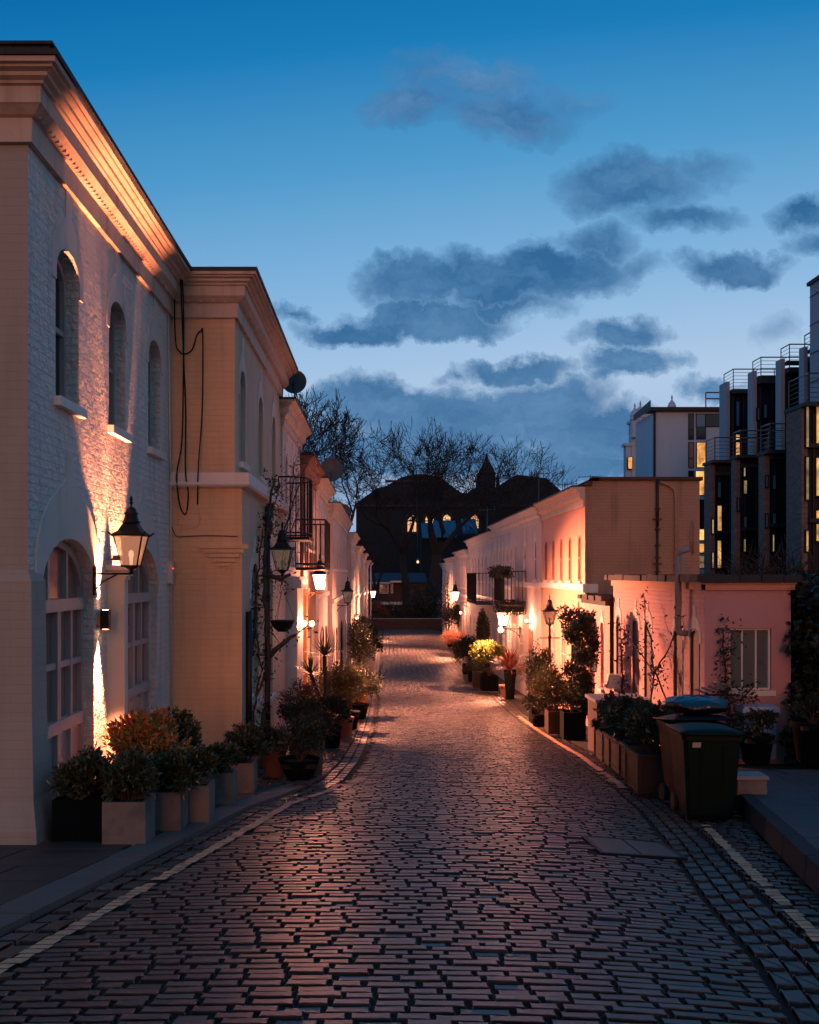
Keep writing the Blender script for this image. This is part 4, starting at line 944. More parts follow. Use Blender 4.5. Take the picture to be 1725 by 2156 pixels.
# globe lamps by doors
def globe(x, y, z, side, power, label, r=.07):
    t_ = thing('door_lamp', (x, y, z), label, 'door lamp', 'globe lamps beside doors')
    mb = MB(); mb.lathe((x, y, z), [(r * .3, -r), (r * .8, -r * .6), (r, 0), (r * .8, r * .6), (r * .3, r)], 12); mb.build('globe', M['bulb'], t_)
    mb = MB(); mb.tube([(x, y, z - r), (x, y, z - r - .05), (x + side * .2, y, z - r - .05)], .012, 6); mb.lathe((x, y, z - r - .02), [(.04, 0), (.04, .02)], 8); mb.build('bracket', M['iron'], t_)
    if power:
        ld = bpy.data.lights.new('lamp_light', 'POINT'); ld.energy = power * 1.9; ld.color = (1, .32, .17); ld.shadow_soft_size = r * 1.3
        lo = bpy.data.objects.new('lamp_light', ld); COL.objects.link(lo); lo.parent = t_; lo.location = (side * -.02 - side * r * 1.6, 0, 0)
globe(-1.72, 24.6, -1.22, -1, 60, 'glowing globe lamp by the timber door, farther of the pair on the left')
globe(-1.76, 22.6, -1.12, -1, 60, 'glowing globe lamp by the timber door, nearer of the pair on the left')
globe(-1.22, 50.5, -2.24, -1, 45, 'small glowing globe past the salmon house on the left, upper one')
globe(-1.10, 53.5, -2.60, -1, 30, 'small glowing globe past the salmon house on the left, lower one')
globe(4.75, 39.5, -2.20, 1, 90, 'glowing globe lamp above the yellow green bush on the right', .11)
globe(4.85, 33.2, -1.55, 1, 80, 'small bright lamp below the flower box balcony on the right', .05)
globe(4.95, 62.0, -2.4, 1, 45, 'small glowing lamp by a far door on the right row')

# up and down wall lights on the corner house
def updown(y, label, pu, pd):
    t_ = thing('wall_light', (X1 + .06, y, -.48), label, 'wall light', 'up and down lights beside the pilaster')
    mb = MB(); mb.box((X1 + .035, y - .045, -.58), (X1 + .125, y + .045, -.38)); mb.build('housing', M['iron'], t_)
    mb = MB(); mb.box((X1, y - .03, -.53), (X1 + .035, y + .03, -.43)); mb.build('back_plate', M['gold'], t_)
    mb = MB()
    for z in (-.583, -.377): mb.lathe((X1 + .08, y, z), [(.032, -.001), (.032, .001)], 10)
    mb.build('lens', M['bulb'], t_)
    for (sg, p, a_) in ((1, pu, 46), (-1, pd, 50)):
        ld = bpy.data.lights.new('beam', 'SPOT'); ld.energy = p * (20 if sg > 0 else 40); ld.color = (1.0, .29, .13); ld.spot_size = R(a_); ld.spot_blend = .6; ld.shadow_soft_size = .022
        lo = bpy.data.objects.new('beam', ld); COL.objects.link(lo); lo.parent = t_; lo.location = (-.005, 0, sg * .115)
        lo.rotation_euler = Vector((-.02, -.03, sg) if sg > 0 else (.09, -.05, sg)).to_track_quat('-Z', 'Y').to_euler()
updown(10.54, 'black up and down wall light on near side of the pilaster', 110, 60)
updown(11.30, 'black up and down wall light on far side of the pilaster', 100, 50)

# ============================================================ balconies, dishes, aerials
def balcony(x0, x1, y0, y1, zf, h, label, rounded=False, step=.11, par=None, floor=.06):
    t_ = thing('balcony', ((x0 + x1) / 2, (y0 + y1) / 2, zf), label, 'balcony')
    mb = MB(); mb.box((min(x0, x1), y0, zf - floor), (max(x0, x1), y1, zf)); mb.build('floor_slab', M['iron'], t_)
    if rounded:
        cx, cy = x0, (y0 + y1) / 2; rx, ry = (x1 - x0), (y1 - y0) / 2
        path = [(cx + rx * math.sin(PI * k / 16) ** .6, cy - ry * math.cos(PI * k / 16)) for k in range(17)]
    else: path = [(x0, y0), (x1, y0), (x1, y1), (x0, y1)]
    mb = MB()
    for z in (zf + h, zf + .08): mb.tube([(p[0], p[1], z) for p in path], .018, 5)
    mb.build('rail', M['iron'], t_)
    mb = MB()
    for i in range(len(path) - 1):
        a_, b_ = np.array(path[i]), np.array(path[i + 1]); n = max(1, int(np.linalg.norm(b_ - a_) / step))
        for k in range(n): p = a_ + (b_ - a_) * k / n; mb.tube([(p[0], p[1], zf), (p[0], p[1], zf + h)], .010, 4, False)
    mb.build('bars', M['iron'], t_)
    return t_
balcony(-2.02, -1.42, 19.6, 21.0, .74, 1.18, 'rounded iron balcony wrapped in bare climber, high on the left', rounded=True, step=.12)
balcony(-1.98, -1.30, 23.0, 25.2, .16, 1.1, 'dark iron balcony over the brightly lit left doorway')
balcony(5.0, 4.25, 34.4, 37.4, -1.05, 1.15, 'iron balcony hung with dark flower boxes on the right', step=.12)
balcony(5.1, 4.35, 45.6, 50.6, -1.35, 1.4, 'plain black iron balcony farther down the right row', step=.14)
for (x, y, z0, x1, y1, h, lab) in ((4.62, 35.9, -1.22, .62, 3.0, .38, 'dark trailing flower box under the right balcony'), (4.30, 35.9, .05, .25, 3.0, .30, 'dark bushy flower box along the balcony top rail on the right')):
    t_ = thing('flower_box', (x, y, z0), lab, 'flower box', 'flower boxes on the right balcony')
    mb = MB(); mb.box((x - x1 / 2, y - y1 / 2, z0 - .08), (x + x1 / 2, y + y1 / 2, z0 + .10)); mb.build('trough', M['blackbox'], t_)
    rng = np.random.default_rng(int(abs(z0) * 100)); P = np.stack((x + (rng.random(1500) - .5) * (x1 + .3), y + (rng.random(1500) - .5) * (y1 + .2), z0 + (rng.random(1500) - .45) * h * 1.3), 1)
    mb = MB(); mb.leaves(P, .09, rng); mb.build('foliage', M['darkleaf'], t_)
def dish(x, y, z, r, label, foot):
    t_ = thing('satellite_dish', (x, y, foot), label, 'satellite dish', 'satellite dishes on the left roofs')
    mb = MB(); n = 20; V = []; rings = [(0, 0), (.35, .03), (.7, .10), (1, .2)]
    for (q, dd) in rings:
        for k in range(n): a_ = 2 * PI * k / n; V.append((x + q * r * math.cos(a_), y + .12 * r - dd * r * 1.0 + q * r * math.sin(a_) * .18, z + q * r * math.sin(a_)))
    fs = [(i * n + k, i * n + (k + 1) % n, (i + 1) * n + (k + 1) % n, (i + 1) * n + k) for i in range(3) for k in range(n)]; mb.add(V, fs, True)
    mb.add([(a_ + 0, b_ + .015, c_) for a_, b_, c_ in V], fs, True); mb.build('reflector', M['dish'], t_)
    mb = MB(); mb.tube([(x, y + .1, foot), (x, y + .12, z)], .022, 6); mb.tube([(x, y, z - r), (x, y - r * .9, z - r * .35)], .01, 5); mb.lathe((x, y - r * .9, z - r * .35), [(.02, -.04), (.03, 0), (.02, .04)], 8); mb.build('mount', M['iron'], t_)
dish(-1.83, 20.95, 4.05, .26, 'round grey satellite dish on the roof corner past the beige house', 3.62)
dish(-1.75, 34.8, 3.65, .42, 'satellite dish beside a mast on the roofs farther down the left', 2.9)
dish(-1.95, 50.3, 3.1, .45, 'small dark satellite dish on the salmon house roof', 2.3)
def aerial(x, y, z0, z1, label, n=5, wdt=.45):
    t_ = thing('roof_aerial', (x, y, z0), label, 'aerial', 'television aerials on the roofs')
    mb = MB(); mb.tube([(x, y, z0), (x, y, z1)], .02, 5); mb.build('mast', M['railmetal'], t_)
    mb = MB(); mb.tube([(x - .5, y, z1 - .1), (x + .5, y, z1 - .05)], .014, 4)
    for k in range(n): q = x - .45 + .9 * k / max(n - 1, 1); mb.tube([(q, y - .02, z1 - .08 - wdt * .5), (q, y + .02, z1 - .08 + wdt * .5)], .010, 4)
    mb.build('elements', M['railmetal'], t_)
aerial(*[float(q) for q in (7.1, 38.5, 2.1)], 3.55, 'comb shaped aerial above the salmon house parapet', 6)
aerial(7.6, 48.0, 1.9, 4.9, 'tall thin mast on the right roofs')
aerial(6.6, 62.0, 1.2, 4.1, 'thin leaning mast aerial far along the right roofs', 3)
aerial(-2.0, 42.0, 2.4, 5.6, 'aerial mast with crossbars over the left roofs', 4, .8)
aerial(8.4, 40.0, 2.1, 4.0, 'slim bare rod standing on the salmon house roof', 1, .1)
# open canopy next to lamp post
cn = thing('door_canopy', (4.8, 24.2, -1.6), 'small grey sloping canopy projecting over a doorway beside the big climber', 'canopy')
mb = MB(); mb.add([(5.05, 23.4, -1.05), (5.05, 24.65, -1.05), (4.45, 24.65, -1.4), (4.45, 23.4, -1.4), (5.05, 23.4, -1.09), (5.05, 24.65, -1.09), (4.45, 24.65, -1.44), (4.45, 23.4, -1.44)], [(0, 1, 2, 3), (7, 6, 5, 4), (3, 2, 6, 7), (0, 3, 7, 4), (1, 5, 6, 2)]); mb.build('canopy_sheet', M['slate'], cn)
mb = MB(); mb.tube([(4.5, 23.45, -1.42), (5.04, 23.45, -1.75)], .018, 5); mb.tube([(4.5, 24.6, -1.42), (5.04, 24.6, -1.75)], .018, 5); mb.build('bracket', M['iron'], cn)

# ============================================================ white block, terraces of flats, far right
def wpt(cx, cy, D):   # photo position (in the enlarged study of the right side) at depth D
    return at((1700 + cx / 2.27) / 1.3913, (800 + cy / 2.27) / 1.3913, D)
wb = thing('white_block', (20, 65, -5), 'flat roofed pale grey block with curved roof edge and lit stair windows', 'building')
p0, p1 = wpt(505, 920, 65), wpt(1000, 920, 65); q0 = wpt(380, 990, 74)
mb = MB(); zt = p0[2]
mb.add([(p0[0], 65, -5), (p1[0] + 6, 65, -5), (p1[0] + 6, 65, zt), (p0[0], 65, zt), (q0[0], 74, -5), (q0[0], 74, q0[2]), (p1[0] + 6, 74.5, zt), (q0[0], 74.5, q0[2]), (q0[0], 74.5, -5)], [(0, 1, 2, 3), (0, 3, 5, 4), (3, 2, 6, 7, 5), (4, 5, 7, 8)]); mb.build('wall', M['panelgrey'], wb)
mb = MB()
for (ax, ay, bx, by, nm) in ((438, 990, 450, 1350, 'd'), (487, 930, 500, 1500, 'd')):
    a_, b_ = wpt(ax, ay, 64.9 if ax > 480 else 70), wpt(bx, by, 64.9 if ax > 480 else 70); mb.box((a_[0], a_[1] - .08, b_[2]), (b_[0], a_[1] + .1, a_[2]))
mb.build('joint', M['iron'], wb)
mb = MB(); a_ = wpt(505, 893, 64.8); mb.box((a_[0] - .4, 64.6, zt + .003), (p1[0] + 6, 66, a_[2]))
mb.add([(a_[0] - .4, 64.6, zt + .05), (q0[0] - .3, 74, q0[2] + .05), (q0[0] - .3, 74, q0[2] + .5), (a_[0] - .4, 64.6, zt + .7)], [(0, 1, 2, 3)]); mb.build('roof_edge', M['slate'], wb)
mb = MB()
for zz in (.55, .95): mb.tube([(a_[0] + 3.2, 64.7, a_[2] + zz), (p1[0] + 2, 64.7, a_[2] + zz)], .05, 4)
for k in range(5): mb.tube([(a_[0] + 3.2 + k * 1.6, 64.7, a_[2]), (a_[0] + 3.2 + k * 1.6, 64.7, a_[2] + .95)], .04, 4)
mb.build('roof_rail', M['railmetal'], wb)
def strips(root, lst, off=.06):
    for (cx0, cy0, cx1, cy1, D, m_) in lst:
        a_, b_ = wpt(cx0, cy0, D - off), wpt(cx1, cy1, D - off)
        mb = MB(); x0, x1, z0, z1 = a_[0], b_[0], b_[2], a_[2]
        mb.box((x0 - .05, D - off + .01, z0 - .05), (x1 + .05, D + .05, z1 + .05)); f = mb.build('window', M['iron'], root)
        mb = MB(); mb.add([(x0, D - off, z0), (x1, D - off, z0), (x1, D - off, z1), (x0, D - off, z1)], [(0, 1, 2, 3)]); mb.build('pane', M[m_], f)
        if (z1 - z0) > 1.6:
            mb = MB(); mb.box((x0, D - off - .02, z0 + (z1 - z0) * .35), (x1, D - off - .005, z0 + (z1 - z0) * .35 + .05)); mb.build('transom', M['iron'], f)
strips(wb, [(775, 940, 830, 1020, 65, 'skyblue_pane'), (835, 940, 925, 1018, 65, 'glass'), (778, 1022, 832, 1100, 65, 'glass'), (725, 938, 752, 1103, 65, 'glass'), (725, 1128, 752, 1292, 65, 'glassbrown'), (778, 1128, 832, 1290, 65, 'litwarm'), (725, 1318, 752, 1352, 65, 'glass'), (770, 1318, 825, 1475, 65, 'litwarm'), (790, 1510, 825, 1690, 65, 'glass'), (790, 1705, 823, 1775, 65, 'litwarm'), (790, 1800, 823, 1858, 65, 'litwarm'), (790, 1880, 823, 1960, 65, 'litdim')])
# ornate turreted building behind
tb = thing('turreted_building', (23, 95, -5), 'old stone building with small pointed turrets peeking out behind the pale block', 'building')
mb = MB()
for (cx0, cx1, cy) in ((305, 395, 1150), (340, 420, 1000), (375, 520, 925)):
    a_, b_ = wpt(cx0, cy, 95), wpt(cx1, cy, 95); mb.box((a_[0], 95 - (cx0 - 300) * .004, -5), (b_[0], 96, a_[2])); mb.box((a_[0] - .2, 94.8 - (cx0 - 300) * .004, a_[2]), (b_[0] + .2, 96, a_[2] + .25))
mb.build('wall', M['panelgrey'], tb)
mb = MB()
for (cx, cy, s_) in ((363, 940, 1), (400, 925, 1), (610, 885, .8)):
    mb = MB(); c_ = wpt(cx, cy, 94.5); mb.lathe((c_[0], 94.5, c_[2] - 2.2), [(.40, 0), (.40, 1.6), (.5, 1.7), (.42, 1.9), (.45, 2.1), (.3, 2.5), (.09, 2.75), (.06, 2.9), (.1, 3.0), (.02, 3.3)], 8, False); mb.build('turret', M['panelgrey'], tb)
strips(tb, [(320, 1225, 345, 1300, 94.8, 'litwarm')], .3)
# terraces of flats
ap = thing('flats', (20, 45, -4.5), 'dark modern flats with stepped glazed bays, roof railings and lit windows', 'building')
def rail(root, pts, z, h=1.05, nb=5):
    mb = MB()
    for k in range(nb + 1): mb.tube([(p[0], p[1], z + h * (k + 1) / (nb + 1) * (1 if k < nb else 1)) for p in pts], .035 if k == nb else .014, 4, smooth=False)
    for i in range(len(pts) - 1):
        a_, b_ = np.array(pts[i]), np.array(pts[i + 1]); n = max(1, int(np.linalg.norm(b_ - a_) / 1.0))
        for k in range(n + 1): p = a_ + (b_ - a_) * k / n; mb.tube([(p[0], p[1], z), (p[0], p[1], z + h)], .025, 4, smooth=False)
    mb.build('railing', M['railmetal'], root)
# upper bays, light side panels with dark glazed fronts
UB = [(51.9, 53.0, 9.55), (48.15, 48.9, 9.35), (44.8, 45.45, 9.2), (42.4, 42.9, 9.2)]
for (d0, d1, zt) in UB:
    mb = MB(); mb.add([(18, d0, 4.0), (18, d1, 4.0), (18, d1, zt + .5), (18, d0, zt + .5)], [(0, 1, 2, 3)]); mb.box((18.01, d0 + .03, 4.0), (18.18, d1, zt + .5)); mb.build('side_panel', M['panel'], ap)
    mb = MB(); mb.box((18.18, d0 + .05, 4.0), (24, d1, zt)); mb.build('bay', M['darkmetal'], ap)
    mb = MB()
    for k in range(3): mb.box((18.18, d0 - .22, 4.3 + k * 2.55), (24, d0 + .045, 4.45 + k * 2.55))
    for k in range(5): mb.box((18.3 + k * .55, d0 - .05, 4.0), (18.36 + k * .55, d0 + .045, zt - .2))
    mb.box((18.18, d0 - .4, zt - .18), (24, d0 + .3, zt + .04)); mb.build('floor_edge', M['slate'], ap)
    rail(ap, [(18.25, d1), (18.25, d0 - .3), (22.5, d0 - .3)], zt + .03)
LB = [(46.9, 47.8, 5.2), (43.6, 44.1, 5.05), (40.3, 40.9, 4.85), (36.7, 38.1, 6.15)]
for i, (d0, d1, zt) in enumerate(LB):
    mb = MB(); mb.box((15.5, d0, -5), (15.72, d1, zt)); mb.build('brick_pier', M['aptbrick'], ap)
    mb = MB(); mb.box((15.72, d0 + .05, -5), (24, d1, zt - .01)); mb.build('bay', M['darkmetal'], ap)
    mb = MB()
    for k in range(4): mb.box((15.72, d0 - .20, -3.6 + k * 2.75), (24, d0 + .045, -3.45 + k * 2.75))
    for k in range(6): mb.box((15.9 + k * .5, d0 - .05, -4.8), (15.95 + k * .5, d0 + .045, zt - .2))
    mb.box((15.45, d0 - .45, zt), (24, d1 + .1, zt + .14)); mb.build('floor_edge', M['slate'], ap)
    rail(ap, [(15.6, d1 + .0), (15.6, d0 - .35), (20.5, d0 - .35)], zt + .14)
mb = MB(); mb.box((19.4, 38.2, -5), (34, 54, 8.8)); mb.box((16.9, 38.25, -5), (19.35, 52, 4.6)); mb.build('core', M['darkmetal'], ap)
strips(ap, [(1040, 855, 1057, 1015, 51.9, 'skyblue_pane'), (1037, 1075, 1060, 1215, 51.9, 'litwarm'), (1224, 875, 1240, 962, 48.1, 'skyblue_pane'), (1224, 1120, 1240, 1180, 48.1, 'skyblue_pane'), (1183, 900, 1190, 975, 48.1, 'skyblue_pane'),
            (917, 1390, 935, 1490, 46.9, 'skyblue_pane'), (915, 1548, 940, 1720, 46.9, 'lityellow'), (915, 1780, 937, 1960, 46.9, 'lityellow'), (879, 1640, 888, 1730, 46.9, 'litdim'), (879, 1860, 888, 1960, 46.9, 'litdim'),
            (1090, 1285, 1098, 1350, 43.6, 'litdim'), (1090, 1380, 1108, 1465, 43.6, 'litdim'), (1090, 1620, 1108, 1705, 43.6, 'skyblue_pane'), (1050, 1500, 1056, 1580, 43.6, 'skyblue_pane'), (1090, 1770, 1100, 1850, 43.6, 'litdim'),
            (1283, 1345, 1300, 1435, 40.3, 'skyblue_pane'), (1283, 1600, 1300, 1690, 40.3, 'skyblue_pane'), (1238, 1350, 1246, 1420, 40.3, 'skyblue_pane'), (1238, 1605, 1246, 1690, 40.3, 'skyblue_pane'), (1282, 1740, 1290, 1850, 40.3, 'litdim'),
            (1572, 880, 1650, 1130, 36.7, 'lityellow'), (1572, 1230, 1650, 1480, 36.7, 'lityellow'), (1572, 1580, 1650, 1640, 36.7, 'litwarm'), (1572, 1670, 1650, 1780, 36.7, 'lityellow'), (1505, 880, 1520, 1155, 36.7, 'litdim'), (1505, 1225, 1520, 1505, 36.7, 'litdim'), (1505, 1715, 1518, 1850, 36.7, 'lityellow')], .09)
tw = thing('stair_tower', (20, 39, -5), 'tall pale blue grey clad tower cut by the right edge of the picture', 'building')
mb = MB(); zt = 607 * 41.8 / F; mb.box((18, 36.5, 5.5), (30, 41.8, zt)); mb.build('wall', M['panel'], tw)
mb = MB()
for k in range(5): mb.box((17.97, 36.45, 6.8 + k * 1.2), (18.0, 41.8, 6.83 + k * 1.2))
mb.build('joint', M['slate'], tw)
mb = MB(); mb.box((17.9, 36.4, zt), (30.1, 41.9, zt + .15)); mb.build('coping', M['slate'], tw)
mb = MB(); mb.box((19.5, 42.2, 9.2), (23, 44.2, 11.2)); o = mb.build('roof_plant_room', M['panel'], ap)

# ============================================================ church hall and end of the mews
def cpt(cx, cy, D): return at((950 + cx / 2.3) / 1.3913, (1200 + cy / 2.3) / 1.3913, D)
ch = thing('church_hall', (8, 140, -5), 'huge dark gabled brick hall with glowing arched windows behind the bare trees', 'building')
sil = [(215, 630), (355, 530), (420, 512), (520, 455), (560, 445), (650, 432), (780, 452), (880, 530), (930, 560), (1000, 562), (1000, 530), (1050, 520), (1130, 530), (1165, 520), (1240, 470), (1300, 438), (1500, 462), (1600, 550), (1720, 640)]
pts = [cpt(a_, b_, 140) for a_, b_ in sil]; poly = [(pts[0][0], -6)] + [(p[0], p[2]) for p in pts] + [(pts[-1][0], -6)]
mb = MB(); n = len(poly); tr = tessellate_polygon([[Vector((a_, b_, 0)) for a_, b_ in poly]])
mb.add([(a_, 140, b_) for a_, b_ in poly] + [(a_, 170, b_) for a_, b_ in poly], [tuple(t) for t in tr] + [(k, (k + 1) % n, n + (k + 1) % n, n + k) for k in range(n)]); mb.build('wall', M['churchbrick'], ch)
mb = MB(); a_, b_ = cpt(215, 640, 140), cpt(1500, 655, 140); mb.box((a_[0], 139.7, b_[2]), (b_[0], 140, a_[2])); mb.box((pts[5][0] - 5, 139.8, pts[5][2] - 1.2), (pts[6][0], 140, pts[5][2] - .9)); mb.build('string_course', M['slate'], ch)
def stained():
    m = bpy.data.materials.new('stained glass lit from inside'); m.use_nodes = True; t = NT(m.node_tree); b = t.t.nodes['Principled BSDF']
    g = t.n('ShaderNodeNewGeometry'); vo = t.n('ShaderNodeTexVoronoi', i_Scale=.9); t.l(g.outputs['Position'], vo.inputs['Vector'])
    bw = t.n('ShaderNodeRGBToBW'); t.l(vo.outputs['Color'], bw.inputs[0])
    c_ = t.ramp(bw.outputs[0], [(0, (.55, .10, .03)), (.35, (1, .42, .10)), (.6, (1, .62, .22)), (1, (.75, .26, .07))]); t.l(c_, b.inputs['Emission Color']); b.inputs['Emission Strength'].default_value = .95; return m
M['stained'] = stained()
for (x0, y0, x1, y1) in ((562, 705, 620, 822), (682, 705, 737, 815), (802, 705, 852, 800), (985, 705, 1040, 800)):
    a_, b_ = cpt(x0, y0, 139.8), cpt(x1, y1, 139.8); c, w_ = (a_[0] + b_[0]) / 2, b_[0] - a_[0]; L = loop(c, w_, b_[2], a_[2], w_ * .48, 10); Fc = FF(140)
    mb = MB(); ring(mb, Fc, loop(c, w_ + .7, b_[2] - .35, a_[2] + .35, w_ * .6, 10), .35, .02, .25); fbox(mb, Fc, c - w_ / 2, c + w_ / 2, .16, .26, a_[2] - 1.0, a_[2] - .85)
    for k in (1, 2): fbox(mb, Fc, c - w_ / 2 + w_ * k / 3 - .03, c - w_ / 2 + w_ * k / 3 + .03, .16, .22, b_[2], a_[2] - .4)
    f = mb.build('window', M['slate'], ch); mb = MB(); mb.add([Fc(s, .12, z) for s, z in L], [tuple(range(len(L)))]); mb.build('stained_glass', M['stained'], f)
mb = MB(); a_, b_ = cpt(655, 790, 128), cpt(1045, 855, 128); mb.add([(a_[0], 128, b_[2]), (b_[0], 128, b_[2] + .3), (b_[0], 133, a_[2] + 1), (a_[0], 133, a_[2])], [(0, 1, 2, 3)]); mb.box((a_[0], 128, -5), (b_[0], 134, b_[2] - .02)); mb.build('lean_to', M['churchbrick'], ch)
for (x0, x1, y0, y1) in ((660, 735, 800, 860), (740, 895, 785, 855), (935, 1035, 772, 830)):
    a_, b_ = cpt(x0, y0, 127.6), cpt(x1, y1, 127.6); mb = MB(); mb.add([(a_[0], 127.5, b_[2]), (b_[0], 127.5, b_[2]), (b_[0], 131, a_[2] + .9), (a_[0], 131, a_[2] + .9), (a_[0], 127.5, b_[2] - .15), (b_[0], 127.5, b_[2] - .15)], [(0, 1, 2, 3), (0, 4, 5, 1)]); mb.build('roof_sheet', M['copper'], ch)
ct = thing('clock_turret', (17, 150, 5), 'slender dark pointed turret rising between the two gables', 'tower')
c_ = cpt(1095, 530, 150); mb = MB(); z0 = c_[2]
mb.lathe((c_[0], 150, z0 - 3), [(1.9, 0), (1.9, 2.5), (2.1, 2.7), (1.35, 3), (1.3, 5), (1.55, 5.2), (1.1, 5.6), (.8, 6.4), (.4, 7.1), (.08, 8.3)], 8, False, PI / 8); mb.build('turret_body', M['churchbrick'], ct)
mb = MB()
for sx in (-1, 1): mb.lathe((c_[0] + sx * 1.5, 148.4, z0 - .6), [(.3, 0), (.3, 1.2), (.05, 2.6)], 6, False)
mb.build('pinnacle', M['churchbrick'], ct)
# brick villa at the end
def ept(cx, cy, D): return at((1000 + cx / 4.3125) / 1.3913, (1500 + cy / 4.3125) / 1.3913, D)
ev = thing('end_house', (0, 108, -5), 'dark brick house with white eaves and sash windows behind the end wall', 'house')
a_, b_ = ept(330, 900, 106), ept(960, 1400, 106)
mb = MB(); mb.box((a_[0] - 2, 106, -6), (b_[0] + 1, 114, a_[2])); mb.build('wall', M['redbrick'], ev)
mb = MB(); a1, b1_ = ept(355, 885, 105.6), ept(615, 905, 105.6); mb.box((a1[0] - 2, 105.3, b1_[2]), (b1_[0], 106.2, a1[2])); a1, b1_ = ept(617, 868, 105.6), ept(795, 890, 105.6); mb.box((a1[0], 105.3, b1_[2]), (b1_[0], 106.2, a1[2])); mb.build('eaves_board', M['white'], ev)
mb = MB(); mb.add([(a_[0] - 2, 105.4, a_[2] + .1), (b_[0] + 1, 105.4, a_[2] + .1), (b_[0] + 1, 110, a_[2] + 1.1), (a_[0] - 2, 110, a_[2] + 1.1), (b_[0] + 1, 114, a_[2] + .1), (a_[0] - 2, 114, a_[2] + .1)], [(0, 1, 2, 3), (3, 2, 4, 5)]); mb.build('roof', M['slate'], ev)
for (x0, y0, x1, y1) in ((366, 912, 455, 1030), (484, 910, 598, 1030), (625, 900, 655, 1028), (366, 1075, 460, 1215)):
    p, q = ept(x0, y0, 105.9), ept(x1, y1, 105.9); window(FF(106), ev, (p[0] + q[0]) / 2, q[0] - p[0], q[2], p[2], 0, -.02, 'glass', 'white', cols=2 if x1 - x0 > 60 else 1, sill=False, t=.07)
mb = MB(); p, q = ept(480, 1138, 104.6), ept(920, 1168, 104.6); mb.box((p[0], 104.2, q[2]), (q[0], 106, p[2])); mb.build('porch_roof', M['white'], ev)
mb = MB()
for cx in (484, 662): p = ept(cx, 1168, 104.5); mb.box((p[0] - .05, 104.4, -5.2), (p[0] + .05, 104.5, p[2])); mb.build('porch_post', M['white'], ev); mb = MB()
gw_ = thing('garden_wall', (3, 92, -5), 'low red brick garden wall closing the far end of the mews', 'wall')
mb = MB(); p, q = ept(345, 1352, 91), ept(1245, 1500, 91); mb.box((p[0] - .4, 91, -5.4), (q[0] + .6, 91.3, p[2])); mb.build('wall', M['redbrick'], gw_)
mb = MB(); mb.box((p[0] - .45, 90.94, p[2]), (q[0] + .65, 91.36, p[2] + .07)); mb.build('coping', M['lead'], gw_)
# ============================================================ bare trees
def bare_tree(name, base, H, spread, seed, label, trunk_r, fork=.3, lean=0, depth=7, dens=1.0, mtwig='tree_bark', group='bare plane trees at the end of the mews', lo=5):
    r = random.Random(seed); root = thing(name, base, label, 'tree', group)
    tk, cr = MB(), MB(); top = np.array(base) + np.array((lean, 0, H))
    cen = np.array(base) + np.array((lean * .6, 0, H * .62))
    def grow(p, dr, L, rad, lev):
        n = 3; pts = [p]; rr = [rad]; d_ = dr.copy(); q = p.copy()
        for i in range(n):
            d_ = d_ + np.array([r.gauss(0, .17), r.gauss(0, .17), r.gauss(.03, .12)]); d_ /= np.linalg.norm(d_); q = q + d_ * L / n; pts.append(q.copy()); rr.append(max(rad * (1 - .36 * (i + 1) / n), .022))
        (tk if lev <= 2 else cr).tube(pts, rr, 7 if lev <= 2 else 3, cap=False)
        if lev >= depth: return
        k = 2 if r.random() < .68 else 3
        for j in range(k):
            az = r.uniform(0, 2 * PI); ti = r.uniform(.30, .78) if j else r.uniform(.12, .4)
            x = np.cross(d_, (0.3, .2, 1)); x /= np.linalg.norm(x); y = np.cross(d_, x); nd = d_ * math.cos(ti) + (x * math.cos(az) + y * math.sin(az)) * math.sin(ti)
            nd = nd * np.array((spread, spread, 1.0)); nd[2] += .10; nd /= np.linalg.norm(nd)
            grow(q, nd, L * r.uniform(.68, .88), rr[-1] * (.80 if j == 0 else .62), lev + 1)
        if lev >= 2:   # side shoots along the limb
            for i in (1, 2):
                az = r.uniform(0, 2 * PI); x = np.cross(d_, (0.3, .2, 1)); x /= np.linalg.norm(x); y = np.cross(d_, x); nd = d_ * .5 + (x * math.cos(az) + y * math.sin(az)) * .85; nd[2] += .15; nd /= np.linalg.norm(nd)
                grow(pts[i], nd, L * .5, rr[i] * .45, max(lev + 2, depth - 2))
    b = np.array(base, float)
    t1 = b + np.array((lean * .25, 0, H * fork)); tk.tube([b - np.array((0, 0, .5)), b + np.array((0, 0, .3)), (b + t1) / 2 + np.array((.1, 0, 0)), t1], [trunk_r * 1.4, trunk_r * 1.1, trunk_r * .95, trunk_r * .85], 10)
    for j in range(lo):
        az = 2 * PI * j / lo + r.uniform(-.4, .4); ti = r.uniform(.25, .55) * spread
        d0 = np.array((math.cos(az) * math.sin(ti), math.sin(az) * math.sin(ti) * .8, math.cos(ti))); d0[0] += lean / H; d0 /= np.linalg.norm(d0); grow(t1, d0, H * (1 - fork) * .27, trunk_r * .6, 1)
    tk.build('trunk', M['tree_bark'], root); cr.build('crown', M[mtwig], root)
    return root
def tpos(px, D): return float((px - 803) * D / F)
bare_tree('bare_tree', (tpos(700, 72), 72, -5.0), 18.6, 1.0, 11, 'tall bare tree rising behind the left roofs beside the satellite dishes', .30, .35, depth=7, lo=4)
bare_tree('bare_tree', (tpos(858, 104), 104, -5.2), 20.3, 1.15, 5, 'bare spreading tree left of centre in front of the glowing windows', .42, .36, lean=-2.0, depth=7, lo=4)
bare_tree('bare_tree', (tpos(905, 98), 98, -5.1), 20.6, 1.05, 23, 'tallest bare tree at centre with thick forked dark trunk', .55, .34, lean=2.8, depth=7, lo=4)
bare_tree('bare_tree', (tpos(1060, 112), 112, -5.2), 20.2, 1.0, 31, 'bare tree right of the pointed turret above the right roofs', .38, .3, lean=2.0, depth=7, lo=4)
